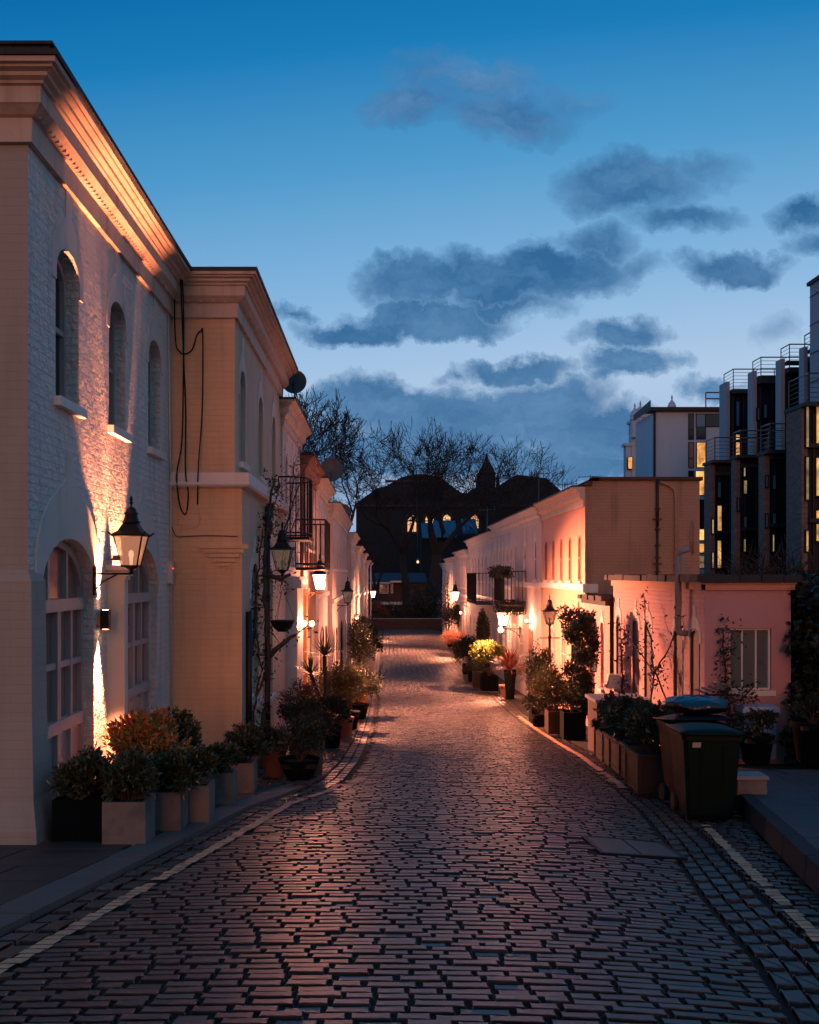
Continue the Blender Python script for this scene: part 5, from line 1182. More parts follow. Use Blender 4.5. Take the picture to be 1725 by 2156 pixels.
bare_tree('bare_tree', (tpos(1125, 118), 118, -5.2), 16.5, 1.2, 37, 'lower bare tree at right end of the row behind the aerials', .3, .3, lean=2.0, depth=7, lo=4)
bare_tree('bare_tree', (tpos(790, 99), 99, -5.2), 11.0, 1.1, 47, 'smaller dark bare tree low on the left before the brick hall', .25, .3, depth=5)
for (px, py, D, s_) in ((985, 945, 98, .5),):   # a nest
    p = at(993, 948, 98); nb = thing('bird_nest', p, 'dark round nest high in the tallest bare tree', 'nest'); mb = MB(); rng = np.random.default_rng(3)
    for k in range(90): q = rng.normal(size=3) * .28; e = rng.normal(size=3); e /= np.linalg.norm(e); mb.tube([p + q, p + q + e * .5], .03, 3)
    mb.build('twigs', M['tree_bark'], nb)
# dark bramble and scrub behind the pink house
def twigbush(name, c, rad, n, seed, label, cat, tw=.008, m_='vine', leaf=0, group=None, lm='darkleaf', ls=.06, L=.5, soft=0):
    rng = np.random.default_rng(seed); c = np.array(c, float); t_ = thing(name, (c[0], c[1], c[2]), label, cat, group)
    mb = MB()
    for k in range(n):
        u_ = rng.normal(size=3); u_ /= np.linalg.norm(u_); u_[2] = abs(u_[2]) * (1 if not soft else rng.choice([-1, 1])); rr = rng.random() ** .4
        p = c + u_ * np.array(rad) * rr * .85; d_ = u_ * .7 + rng.normal(size=3) * .6 + np.array((0, 0, .3)); d_ /= np.linalg.norm(d_); q = p + d_ * L * .5; e = q + (d_ + rng.normal(size=3) * .35 - np.array((0, 0, .25))) * L * .5
        mb.tube([c + (p - c) * .55, p, q, e], [tw * 1.6, tw * 1.3, tw, tw * .6], 3, cap=False)
    mb.build('stems', M[m_], t_)
    if leaf:
        u_ = rng.normal(size=(leaf, 3)); u_ /= np.linalg.norm(u_, axis=1)[:, None]; u_[:, 2] = np.abs(u_[:, 2]) if not soft else u_[:, 2]
        P = c + u_ * np.array(rad) * (rng.random(leaf) ** .45)[:, None]; mb = MB(); mb.leaves(P, ls, rng); mb.build('foliage', M[lm], t_)
    return t_
twigbush('bramble_thicket', (11.0, 27.0, -1.8), (3.0, 1.8, 2.3), 1500, 3, 'tangle of dark bare twigs behind the pink house below the flats', 'shrub', .011, L=1.1, leaf=1500, ls=.10)
twigbush('bramble_thicket', (8.6, 29, -2.3), (1.6, 1.8, 2.5), 700, 5, 'lower dark thicket right beside the tan end wall', 'shrub', .010, L=.9, leaf=900, ls=.10)
# ivy covered mass on the right edge
rng = np.random.default_rng(8)
iv = thing('ivy_hedge', (7.6, 15.0, -3.0), 'tall black ivy clad hedge filling the right edge beside the pink end wall', 'hedge')
n = 60000; th = rng.random((n, 3)); P = np.stack((6.38 + th[:, 0] * 3.4 - .0, 13.0 + th[:, 1] * 3.4, -2.9 + th[:, 2] * 3.3), 1)
lim = 6.62 + .22 * np.sin(P[:, 2] * 3.1 + 1) + .14 * np.sin(P[:, 2] * 7.3) + (P[:, 1] < 14.6) * .25 - np.clip(-1.2 - P[:, 2], 0, .5) * .65; top = .05 + .18 * np.sin(P[:, 0] * 5) + .15 * (P[:, 0] - 7.2)
P = P[(P[:, 0] > lim) & (P[:, 2] < top)]; mb = MB(); mb.leaves(P, .12, rng, .8); mb.build('foliage', M['darkleaf'], iv)
mb = MB()
for k in range(40): x, y = 6.9 + rng.random() * 2.6, 13.5 + rng.random() * 2.4; mb.tube([(x, y, -2.9), (x + rng.normal() * .15, y, -1.5), (x + rng.normal() * .3, y + .1, -.1)], [.03, .022, .01], 4)
mb.build('stems', M['vine'], iv)
cb2 = thing('rear_wall', (8.9, 16.0, -3), 'dark brick wall hidden behind the ivy on the right', 'wall'); mb = MB(); mb.box((6.7, 15.0, -3.6), (12, 15.3, -.35)); mb.build('wall', M['darkbrick'], cb2); mb = MB(); mb.box((6.66, 14.95, -.35), (12, 15.35, -.28)); mb.build('coping', M['slate'], cb2)

# ============================================================ planters
def shrub_pts(rng, c, rad, n, lump=.25, half=True):
    """leaf positions gathered in sprays round a few dozen sub-centres, so the outline is uneven"""
    m_ = int(np.clip(n / 70, 12, 46)); q = rng.normal(size=(m_, 3)); q /= np.linalg.norm(q, axis=1)[:, None]
    if half: q[:, 2] = np.where(q[:, 2] < -.3, -q[:, 2], q[:, 2])
    sub_ = q * (.30 + .62 * rng.random(m_) ** .6)[:, None]; sr = .20 + .20 * rng.random(m_)
    k = rng.integers(m_, size=n); e = rng.normal(size=(n, 3)); e /= np.linalg.norm(e, axis=1)[:, None]
    P = sub_[k] + e * (sr[k] * rng.random(n) ** .4)[:, None]; u_ = e * .6 + sub_[k]; u_ /= np.linalg.norm(u_, axis=1)[:, None] + 1e-9
    return np.array(c) + P * np.array(rad), u_
def square_pot(mb, x, y, z, w_, h, taper=1.0, t=.03, dep=None):
    d_ = w_ if dep is None else dep
    hw, hd = w_ / 2, d_ / 2
    O0 = [(x - hw * taper, y - hd * taper, z), (x + hw * taper, y - hd * taper, z), (x + hw * taper, y + hd * taper, z), (x - hw * taper, y + hd * taper, z)]
    O1 = [(x - hw, y - hd, z + h), (x + hw, y - hd, z + h), (x + hw, y + hd, z + h), (x - hw, y + hd, z + h)]
    I1 = [(x - hw + t, y - hd + t, z + h), (x + hw - t, y - hd + t, z + h), (x + hw - t, y + hd - t, z + h), (x - hw + t, y + hd - t, z + h)]
    I0 = [(p[0], p[1], z + h - .06) for p in I1]
    fs = [(3, 2, 1, 0)] + [(k, (k + 1) % 4, 4 + (k + 1) % 4, 4 + k) for k in range(4)] + [(4 + k, 4 + (k + 1) % 4, 8 + (k + 1) % 4, 8 + k) for k in range(4)] + [(8 + k, 8 + (k + 1) % 4, 12 + (k + 1) % 4, 12 + k) for k in range(4)]
    mb.add(O0 + O1 + I1 + I0, fs)
def potted(x, y, w_, h, potm, label, seed, fol=None, shape='square', group=None, name='planter', taper=1.0, zoff=0, cat='planter', dep=None, panels=False):
    """fol: list of (dx, dz, (rx, ry, rz), n, size, material, aspect)"""
    z = float(gs(y)) + zoff; t_ = thing(name, (x, y, z), label, cat, group); rng = np.random.default_rng(seed)
    mb = MB()
    if shape == 'square': square_pot(mb, x, y, z, w_, h, taper, dep=dep)
    elif shape == 'round': mb.lathe((x, y, z), [(w_ * .32, 0), (w_ * .36, .02), (w_ * .46, h * .8), (w_ * .5, h * .82), (w_ * .52, h * .98), (w_ * .49, h), (w_ * .44, h), (w_ * .42, h - .05)], 20)
    elif shape == 'tall': mb.lathe((x, y, z), [(w_ * .33, 0), (w_ * .5, h - .03), (w_ * .5, h), (w_ * .44, h), (w_ * .42, h - .06)], 16)
    elif shape == 'bowl': mb.lathe((x, y, z), [(w_ * .30, 0), (w_ * .34, .03), (w_ * .46, h * .7), (w_ * .5, h * .9), (w_ * .53, h), (w_ * .48, h), (w_ * .44, h - .05)], 20)
    if panels:
        d_ = dep or w_
        for sx in (-1, 1):
            mb.box((x + sx * (w_ / 2) - .004 if sx > 0 else x - w_ / 2 - .012, y - d_ / 2 + .02, z + h - .07), (x + w_ / 2 + .012 if sx > 0 else x - w_ / 2 + .004, y + d_ / 2 - .02, z + h - .05))
            mb.box((x + sx * (w_ / 2) - .004 if sx > 0 else x - w_ / 2 - .012, y - d_ / 2 + .02, z + .05), (x + w_ / 2 + .012 if sx > 0 else x - w_ / 2 + .004, y + d_ / 2 - .02, z + .07))
        mb.box((x - w_ / 2 - .015, y - d_ / 2 - .015, z + h - .03), (x + w_ / 2 + .015, y - d_ / 2 + .01, z + h + .003)); mb.box((x - w_ / 2 - .015, y + d_ / 2 - .01, z + h - .03), (x + w_ / 2 + .015, y + d_ / 2 + .015, z + h + .003)); mb.box((x - w_ / 2 - .015, y - d_ / 2 + .01, z + h - .03), (x - w_ / 2 + .01, y + d_ / 2 - .01, z + h + .003))
        for (a_, b_) in ((-1, -1), (1, -1), (1, 1), (-1, 1)): mb.box((x + a_ * w_ / 2 - .02, y + b_ * d_ / 2 - .02, z), (x + a_ * w_ / 2 + .02, y + b_ * d_ / 2 + .02, z + h - .031))
    mb.build('pot', M[potm], t_)
    mb = MB(); q = w_ * .42; qd = (dep or w_) * .42; mb.box((x - q, y - qd, z + h - .1), (x + q, y + qd, z + h - .045)); mb.build('soil', M['soil'], t_)
    for i, (dx_, dz_, rad, n, size, lm, asp) in enumerate(fol or []):
        P, u_ = shrub_pts(rng, (x + dx_, y, z + h + dz_), rad, n); mb = MB()
        mb.leaves(P, size, rng, asp, up=u_ * 1.1 + np.array((0, 0, .5))); mb.build('foliage', M[lm], t_)
        mb = MB()
        for k in range(14): p = P[rng.integers(len(P))]; mb.tube([(x + dx_ * .4, y, z + h - .06), (np.array((x, y, z + h)) + p) / 2 + rng.normal(size=3) * .03, p], [.010, .007, .003], 4, cap=False)
        mb.build('stems', M['vine'], t_)
    return t_
PG = 'square planters in front of the corner house'
potted(-2.56, 8.62, .44, .37, 'blackbox', 'black square planter of dark glossy shrub at the foot of the corner shaft', 1, [(0.02, .10, (.27, .25, .24), 2600, .058, 'photinia', .42)], group=PG)
potted(-2.14, 8.45, .36, .365, 'concrete', 'front concrete cube planter holding red tipped shrub', 2, [(.0, .10, (.24, .24, .24), 2600, .058, 'photinia', .42)], group=PG)
potted(-2.44, 10.15, .42, .44, 'blackbox', 'black planter with the bright red and yellow tipped shrub lit by the wall light', 3, [(.04, .22, (.40, .36, .34), 5600, .062, 'photred', .42)], group=PG)
potted(-1.99, 9.15, .36, .36, 'concrete', 'second concrete cube planter with low glossy shrub', 4, [(.02, .10, (.26, .25, .20), 2600, .058, 'photinia', .42)], group=PG)
potted(-1.80, 9.62, .33, .36, 'concrete', 'third concrete cube planter by the kerb with sprawling bronze shrub', 5, [(.0, .10, (.25, .25, .20), 2400, .058, 'photinia', .42)], group=PG)
potted(-2.28, 10.6, .40, .42, 'blackbox', 'rear black planter with dark upright shrub against the ochre wall', 6, [(0.05, .22, (.30, .28, .36), 3400, .06, 'photinia', .42)], group=PG)
potted(-1.74, 10.9, .29, .35, 'concrete', 'small concrete cube planter standing apart at the end of the kerb', 7, [(.0, .10, (.24, .24, .18), 2200, .055, 'photinia', .42)], group=PG)
potted(-1.66, 11.95, .30, .36, 'concrete', 'small concrete cube planter just behind the detached one', 8, [(.0, .12, (.26, .25, .20), 2200, .055, 'darkleaf', .42)], group=PG)
potted(-1.72, 12.8, .34, .38, 'terracotta', 'round terracotta pot with low dark shrub under the climber', 9, [(.0, .12, (.28, .28, .22), 2200, .055, 'photinia', .42)], 'round')
potted(-1.45, 13.6, .34, .42, 'terracotta', 'tall terracotta jar between shrubs under the climber', 10, [(-.1, .08, (.22, .25, .16), 700, .07, 'darkleaf', .42)], 'round')
potted(-1.80, 15.0, .36, .40, 'terracotta', 'terracotta pot holding the woody climber', 11, [(.0, .05, (.2, .2, .12), 500, .07, 'darkleaf', .42)], 'round')
potted(-1.10, 13.35, .54, .27, 'blackbox', 'wide dark bowl planter with feathery bush near the road edge', 12, [(.02, .22, (.34, .34, .32), 3600, .06, 'darkleaf', .18)], 'bowl')
potted(-.92, 14.0, .26, .50, 'concrete', 'tall narrow grey pot behind the wide bowl', 13, [(.0, .10, (.24, .24, .26), 1500, .06, 'darkleaf', .25)], 'tall')
potted(-1.30, 16.3, .50, .40, 'terracotta', 'dark bushy pot in front of the pale wall on the left', 14, [(0, .22, (.40, .38, .34), 2600, .07, 'darkleaf', .35)], 'round')
potted(-1.45, 18.2, .4, .4, 'blackbox', 'pot of reddish bare twiggy shrub by the white wall', 15, [(0, .40, (.42, .36, .48), 1500, .06, 'budleaf', .35)], 'round')
potted(-.95, 18.7, .44, .42, 'blackbox', 'black pot of dark shrub below the palm', 16, [(0, .25, (.36, .34, .32), 2200, .07, 'darkleaf', .35)], 'round')
# palm like yucca
def strap_plant(x, y, potw, poth, potm, label, seed, n, L, lm, stem=0, name='potted_palm', shape='tall', wdt=.022, droopk=1.0, cat='palm', tuft2=None, spread=1.0, post=None):
    t_ = potted(x, y, potw, poth, potm, label, seed, None, shape, name=name, cat=cat); rng = np.random.default_rng(seed); z = float(gs(y)) + poth
    heads = [(x, y, z + stem)] + ([(x + tuft2[0], y, z + tuft2[1])] if tuft2 else [])
    mb = MB()
    for hd in heads: mb.tube([(x, y, z - .05), ((x + hd[0]) / 2 + .02, y, (z + hd[2]) / 2), hd], [.045, .038, .04], 8)
    if stem or tuft2: mb.build('stem', M['vine'], t_)
    mb = MB()
    for hd in heads:
        for k in range(n):
            az = rng.random() * 2 * PI; el = rng.uniform(-.15, 1.45) if spread <= 1 else rng.uniform(.1, 1.4); l_ = L * rng.uniform(.7, 1.1); p = np.array(hd); d_ = np.array((math.cos(az) * math.cos(el), math.sin(az) * math.cos(el), math.sin(el))); sd_ = np.array((-math.sin(az), math.cos(az), 0)) * wdt; V = []
            for i in range(6):
                tt = i / 5; ww = (1 - tt ** 2 * .95) * (.5 + .8 * min(tt * 3, 1)); V += [p + sd_ * ww, p - sd_ * ww]; d2 = d_ - np.array((0, 0, droopk * tt * tt * .9)); d2 /= np.linalg.norm(d2); p = p + d2 * l_ / 5
            mb.add(V, [(2 * i, 2 * i + 1, 2 * i + 3, 2 * i + 2) for i in range(5)])
    mb.build('fronds', M[lm], t_); return t_
strap_plant(-1.15, 20.2, .42, .42, 'blackbox', 'spiky green palm on a bare stem with a second lower tuft, left side', 17, 60, .48, 'yucca', 1.30, droopk=.35, tuft2=(-.28, .95), cat='palm', wdt=.014)
potted(-.80, 21.3, .44, .42, 'terracotta', 'warm lit feathery shrub behind the palm', 18, [(0, .55, (.45, .4, .62), 3600, .065, 'bamboo', .25)], 'round')
potted(-.72, 23.2, .44, .42, 'blackbox', 'yellow green feathery bush beside the palm, catching lamp light', 19, [(0, .45, (.42, .5, .58), 3000, .07, 'bamboo', .3)], 'round')
potted(-1.25, 22.2, .44, .42, 'blackbox', 'loose golden leaved shrub against the bright doorway', 26, [(0, .50, (.40, .4, .55), 1800, .06, 'bamboo', .3)], 'round')
potted(-.62, 26.3, .60, .40, 'blackbox', 'large dark rounded bush at the road edge on the left', 20, [(0, .40, (.62, .9, .58), 4200, .08, 'darkleaf', .35)], 'round')
yp = potted(-.72, 31.5, .62, .42, 'yellowpot', 'bright yellow square planter glowing at the left road edge', 21, [(-.1, .30, (.5, .6, .35), 1800, .09, 'bamboo', .35)], 'square', taper=.8)
potted(-.75, 35.5, .6, .5, 'blackbox', 'dark cypress like shrub past the yellow planter', 22, [(0, .9, (.45, .6, 1.0), 3000, .10, 'darkleaf', .35)], 'square')
potted(-.80, 40.0, .6, .5, 'blackbox', 'tall dark conifer in front of the salmon house on the left', 23, [(0, 1.0, (.55, .8, 1.1), 3000, .11, 'darkleaf', .35)], 'square')
potted(-.55, 44.0, .6, .85, 'white', 'pale urn shaped planter with dark rounded top at the left kerb', 24, [(-.1, .45, (.75, .9, .55), 2800, .11, 'darkleaf', .35)], 'tall')
potted(-.95, 50.0, .7, .6, 'blackbox', 'dark leafy mound far down the left side', 25, [(0, .9, (.7, 1.5, .95), 2600, .13, 'darkleaf', .4)], 'square')
# climbers on the beige house
def climber(name, base, segs, r0, label, leaf, seed, lm='darkleaf', ls=.07, group=None, spreadx=.12, thinm='vine'):
    rng = np.random.default_rng(seed); t_ = thing(name, base, label, 'climbing plant', group); mb = MB(); allp = []
    for sg in segs:
        sg = [np.array(p, float) for p in sg]; Q = []
        for i in range(len(sg) - 1):
            m_ = max(2, int(np.linalg.norm(sg[i + 1] - sg[i]) / .12))
            for k in range(m_): Q.append(sg[i] + (sg[i + 1] - sg[i]) * k / m_ + rng.normal(size=3) * .012)
        Q.append(sg[-1]); n_ = len(Q); mb.tube(Q, [r0 * (1 - .6 * i / n_) for i in range(n_)], 6, cap=False); allp += Q
        for k in range(n_):
            if rng.random() < .55:
                p = Q[k]; d_ = rng.normal(size=3); d_[0] *= .5; d_ /= np.linalg.norm(d_); e = p + d_ * rng.uniform(.1, .4); mb.tube([p, (p + e) / 2 + rng.normal(size=3) * .03, e], [r0 * .25, r0 * .18, .003], 3, cap=False); allp += [e, (p + e) / 2]
    mb.build('stems', M[thinm], t_)
    A = np.array(allp); P = A[rng.integers(len(A), size=leaf)] + rng.normal(size=(leaf, 3)) * np.array((spreadx * .6, spreadx, spreadx))
    mb = MB(); mb.leaves(P, ls, rng); mb.build('foliage', M[lm], t_); return t_
climber('climbing_plant', (-1.80, 15.0, -2.9), [[(-1.80, 15.0, -2.5), (-1.74, 15.05, -1.9), (-1.70, 15.1, -1.2), (-1.78, 15.3, -.5), (-1.86, 15.8, .1), (-1.85, 16.2, .9), (-1.8, 16.8, 1.6)], [(-1.70, 15.1, -1.25), (-1.45, 15.1, -1.0), (-1.3, 15.1, -.92)], [(-1.86, 15.8, .0), (-1.6, 15.9, -.1), (-1.45, 15.9, .0)], [(-1.85, 16.2, .6), (-1.9, 17.4, 1.2), (-1.9, 18.6, 1.7)]], .045, 'gnarled woody climber growing up past the unlit lantern', 650, 41)
climber('climbing_plant', (-1.90, 14.5, -2.8), [[(-1.90, 14.5, -2.6), (-1.86, 14.55, -2.0), (-1.78, 14.7, -1.4), (-1.88, 14.9, -.8), (-1.9, 15.2, -.3)], [(-1.84, 14.6, -1.8), (-1.7, 14.6, -1.5), (-1.66, 14.6, -1.1)], [(-1.9, 14.7, -1.2), (-1.92, 15.6, .2), (-1.92, 16.1, .7)]], .022, 'thin bare vine beside the short downpipe on the beige house', 220, 42)
climber('climbing_plant', (-1.75, 19.9, .9), [[(-1.9, 19.4, .8), (-1.7, 19.6, 1.5), (-1.55, 19.9, 1.95), (-1.4, 20.4, 1.9)], [(-1.9, 19.2, .3), (-1.7, 19.5, 1.9), (-1.75, 19.9, 2.2), (-1.5, 20.2, 2.25)], [(-1.9, 19.0, -.2), (-1.8, 19.3, .7), (-1.6, 19.5, 1.3)]], .018, 'tangled leafless creeper on the rounded balcony', 500, 43, ls=.05, lm='budleaf', spreadx=.2)
hb = thing('hanging_basket', (-1.55, 15.6, -.75), 'dark hanging basket dangling below the unlit lantern', 'hanging basket')
mb = MB(); mb.lathe((-1.55, 15.6, -.9), [(.07, 0), (.15, .07), (.19, .16), (.2, .18)], 14); mb.build('basket', M['iron'], hb)
mb = MB()
for k in range(3): a_ = k * 2.1; mb.tube([(-1.55 + .19 * math.cos(a_), 15.6 + .19 * math.sin(a_), -.72), (-1.55, 15.6, -.2)], .004, 3)
mb.build('chain', M['iron'], hb)
# ---------------------------------------------------------------- right side plants
RGp = 'panelled timber planters along the right yellow line'
specs = [(3.30, 12.25, 'nearest panelled timber planter, right behind the bins'), (3.44, 13.15, 'second panelled timber planter from the bins'), (3.58, 14.35, 'third panelled timber planter from the bins'), (3.70, 15.35, 'fourth panelled timber planter from the bins'), (3.80, 16.4, 'farthest panelled timber planter, next to the storage box')]
base_pl = None
for i, (x, y, lab) in enumerate(specs):
    potted(x, y, .42, .46, 'brownbox', lab, 60 + i, [(.05, .20, (.36, .45, .32 if i < 2 else .36), 2600, .065, 'box', .6)], group=RGp, panels=True, dep=.62)
potted(4.02, 20.9, .46, .56, 'blackbox', 'black square planter at the foot of the tall climbing shrub', 70, [(-.05, .15, (.3, .3, .2), 700, .07, 'darkleaf', .4)], 'square')
rng = np.random.default_rng(77)
tc_ = thing('tall_shrub', (4.25, 21.2, float(gs(21.2))), 'tall dark evergreen climber standing in front of the low annex', 'shrub')
P = []
for j in range(46):
    t = rng.random() ** .8; wd = .10 + .26 * min(1, t * 1.7); a_ = rng.random() * 2 * PI; cx_, cy_, cz_ = 4.27 + wd * math.cos(a_) * rng.random(), 21.2 + wd * math.sin(a_), -3.0 + t * 2.15; rr = rng.uniform(.09, .21)
    e = rng.normal(size=(170, 3)); e /= np.linalg.norm(e, axis=1)[:, None]; P.append(np.array((cx_, cy_, cz_)) + e * (rr * rng.random(170) ** .4)[:, None] * np.array((1, 1, 1.3)))
P = np.concatenate(P)
mb = MB(); mb.leaves(P, .085, rng, .45); mb.build('foliage', M['darkleaf'], tc_)
mb = MB(); mb.tube([(4.2, 21.1, -3.45), (4.25, 21.2, -2.4), (4.3, 21.2, -.9)], [.05, .04, .015], 6); mb.build('stem', M['vine'], tc_)
potted(3.95, 22.3, .5, .5, 'brownbox', 'timber planter with coppery feathery shrub behind the yellow line', 71, [(-.12, .45, (.48, .5, .62), 3600, .065, 'bamboo', .3), (.05, .2, (.35, .4, .4), 2200, .055, 'darkleaf', .4)], 'square')
potted(4.02, 25.2, .5, .45, 'blackbox', 'dark conifer bush at the foot of the unlit lamp post', 72, [(-.02, .62, (.38, .5, .85), 4000, .075, 'darkleaf', .3)], 'square')
potted(3.80, 24.0, .4, .3, 'blackbox', 'low dark spreading bush on the right forecourt', 73, [(0, .22, (.42, .4, .35), 1600, .07, 'darkleaf', .35)], 'round')
strap_plant(4.27, 33.0, .42, .95, 'blackbox', 'red leaved cordyline spilling from a tall black tapered pot', 74, 130, .85, 'redstrap', 0, 'potted_cordyline', 'tall', .026, 1.35, 'potted plant', spread=2)
potted(3.95, 36.4, .6, .55, 'blackbox', 'rounded yellow green bush lit by the right lantern', 75, [(-.02, .62, (.68, .7, .60), 6500, .085, 'limeleaf', .5)], 'square')
potted(3.62, 37.6, .34, .60, 'brownbox', 'small square timber post planter left of the yellow green bush', 76, None, 'square')
potted(4.25, 33.8, .5, .4, 'terracotta', 'reddish grassy plant behind the cordyline', 84, [(.35, .35, (.3, .4, .5), 800, .1, 'rustgrass', .12)], 'round')
potted(4.35, 42.6, .55, .6, 'blackbox', 'tall narrow dark clipped column beside the yellow green bush', 77, [(0, 1.05, (.24, .3, 1.15), 3400, .09, 'darkleaf', .45), (0, .5, (.26, .3, .6), 1200, .09, 'darkleaf', .45)], 'square')
potted(3.95, 44.5, .6, .45, 'blackbox', 'dark rounded hedge bush on the right kerb', 78, [(0, .40, (.72, 1.0, .75), 4200, .10, 'darkleaf', .45)], 'square')
potted(3.80, 40.5, .5, .35, 'blackbox', 'low dark plants on the kerb before the hedge bush', 79, [(0, .1, (.45, 1.2, .35), 1600, .09, 'darkleaf', .4)], 'square')
potted(4.55, 58.0, .8, .6, 'terracotta', 'big terracotta pot of rust coloured grass far on the right', 80, [(-.3, .25, (.85, .7, .50), 4200, .12, 'rustgrass', .10)], 'tall')
potted(4.75, 66.0, .7, .5, 'blackbox', 'layered dark shrub near the far lamp on the right', 81, [(0, 1.2, (.8, .9, 1.2), 2600, .14, 'darkleaf', .4)], 'square')
climber('climbing_plant', (5.0, 74, -4.9), [[(5.05, 74, -4.9), (5.0, 74, -3), (4.95, 74.2, -1.2), (5.0, 74.6, -.2)], [(5.0, 76, -4.9), (4.9, 76, -2.6), (4.95, 76.3, -.8)]], .09, 'pale bare climber far down the right row', 700, 82, ls=.14, spreadx=.35)
# leafless climber on the pink wall
climber('climbing_plant', (4.95, 17.8, -3.1), [[(4.85, 17.8, -3.0), (4.80, 17.7, -2.3), (4.82, 17.6, -1.75), (4.70, 18.0, -1.45), (4.6, 18.6, -1.15), (4.55, 19.2, -.95)], [(4.82, 17.6, -1.75), (4.86, 17.9, -1.3), (4.85, 18.3, -.85), (4.9, 18.6, -.35)], [(4.82, 17.6, -1.75), (4.92, 17.3, -1.45), (4.98, 17.0, -1.1), (5.0, 16.8, -.75)], [(4.8, 17.7, -2.4), (4.6, 17.5, -2.6), (4.3, 17.3, -2.8)], [(4.82, 17.6, -1.7), (4.95, 17.2, -2.2), (4.95, 17.1, -2.9)]], .018, 'leafless branching climber spread over the pink brick wall', 420, 83, spreadx=.10)
climber('climbing_plant', (4.98, 20.6, -3.3), [[(4.98, 20.6, -3.2), (5.0, 20.55, -2.5), (4.98, 20.6, -1.9), (5.0, 20.7, -1.35)]], .03, 'dark twisted vine stem at far end of the pink wall', 200, 85, spreadx=.05)
climber('climbing_plant', (5.35, 15.5, -2.9), [[(5.42, 15.5, -2.8), (5.42, 15.55, -2.0), (5.38, 15.6, -1.4), (5.36, 15.65, -.85)], [(5.42, 15.5, -2.0), (5.6, 15.5, -1.95), (5.8, 15.5, -1.75)], [(5.42, 15.5, -2.2), (5.5, 15.5, -2.4), (5.66, 15.4, -2.5)]], .022, 'leafy dark creeper climbing left of the pink end window', 900, 86, spreadx=.11)
hl = thing('street_light', (tpos(880, 96), 96, 3.2), 'small glowing lamp hanging on a thin wire before the dark trees', 'street light')
mb = MB(); mb.lathe((tpos(880, 96), 96, 1.2), [(.03, -.15), (.10, -.1), (.13, 0), (.09, .08), (.03, .13)], 10); mb.build('globe', M['bulbsoft'], hl)
mb = MB(); mb.tube([(tpos(880, 96), 96, 1.4), (tpos(879, 96), 96, 3.6), (tpos(878, 96), 96, 7.6)], .02, 4); mb.lathe((tpos(880, 96), 96, 1.38), [(.22, 0), (.1, .12), (.03, .2)], 10); mb.build('wire', M['railmetal'], hl)
# plants at the end wall
for (cx, cy, rx, rz_, n, m_, lab) in ((420, 1270, 1.6, 1.0, 1800, 'rustgrass', 'orange lit shrub above the end wall on the left'), (600, 1290, 2.2, 1.0, 2200, 'bamboo', 'mixed yellow green shrub above the middle of the end wall'), (900, 1300, 2.8, 1.8, 3200, 'darkleaf', 'dark shrub mass above the end wall around the tree trunk'), (1080, 1200, 1.7, 3.2, 3500, 'darkleaf', 'tall dark evergreen at the right end of the end wall')):
    p = ept(cx, cy, 94); rng = np.random.default_rng(cx); t_ = thing('shrub', (p[0], 94, -5), lab, 'shrub', 'shrubs behind the end wall'); P, u_ = shrub_pts(rng, (p[0], 94, p[2]), (rx, 1.2, rz_), n, half=False); mb = MB(); mb.leaves(P, .22, rng, .4); mb.build('foliage', M[m_], t_)
    mb = MB()
    for k in range(12): q = P[rng.integers(len(P))]; mb.tube([(p[0] + rng.normal() * .4, 94, -5.3), q], .04, 3, cap=False)
    mb.build('stems', M['vine'], t_)
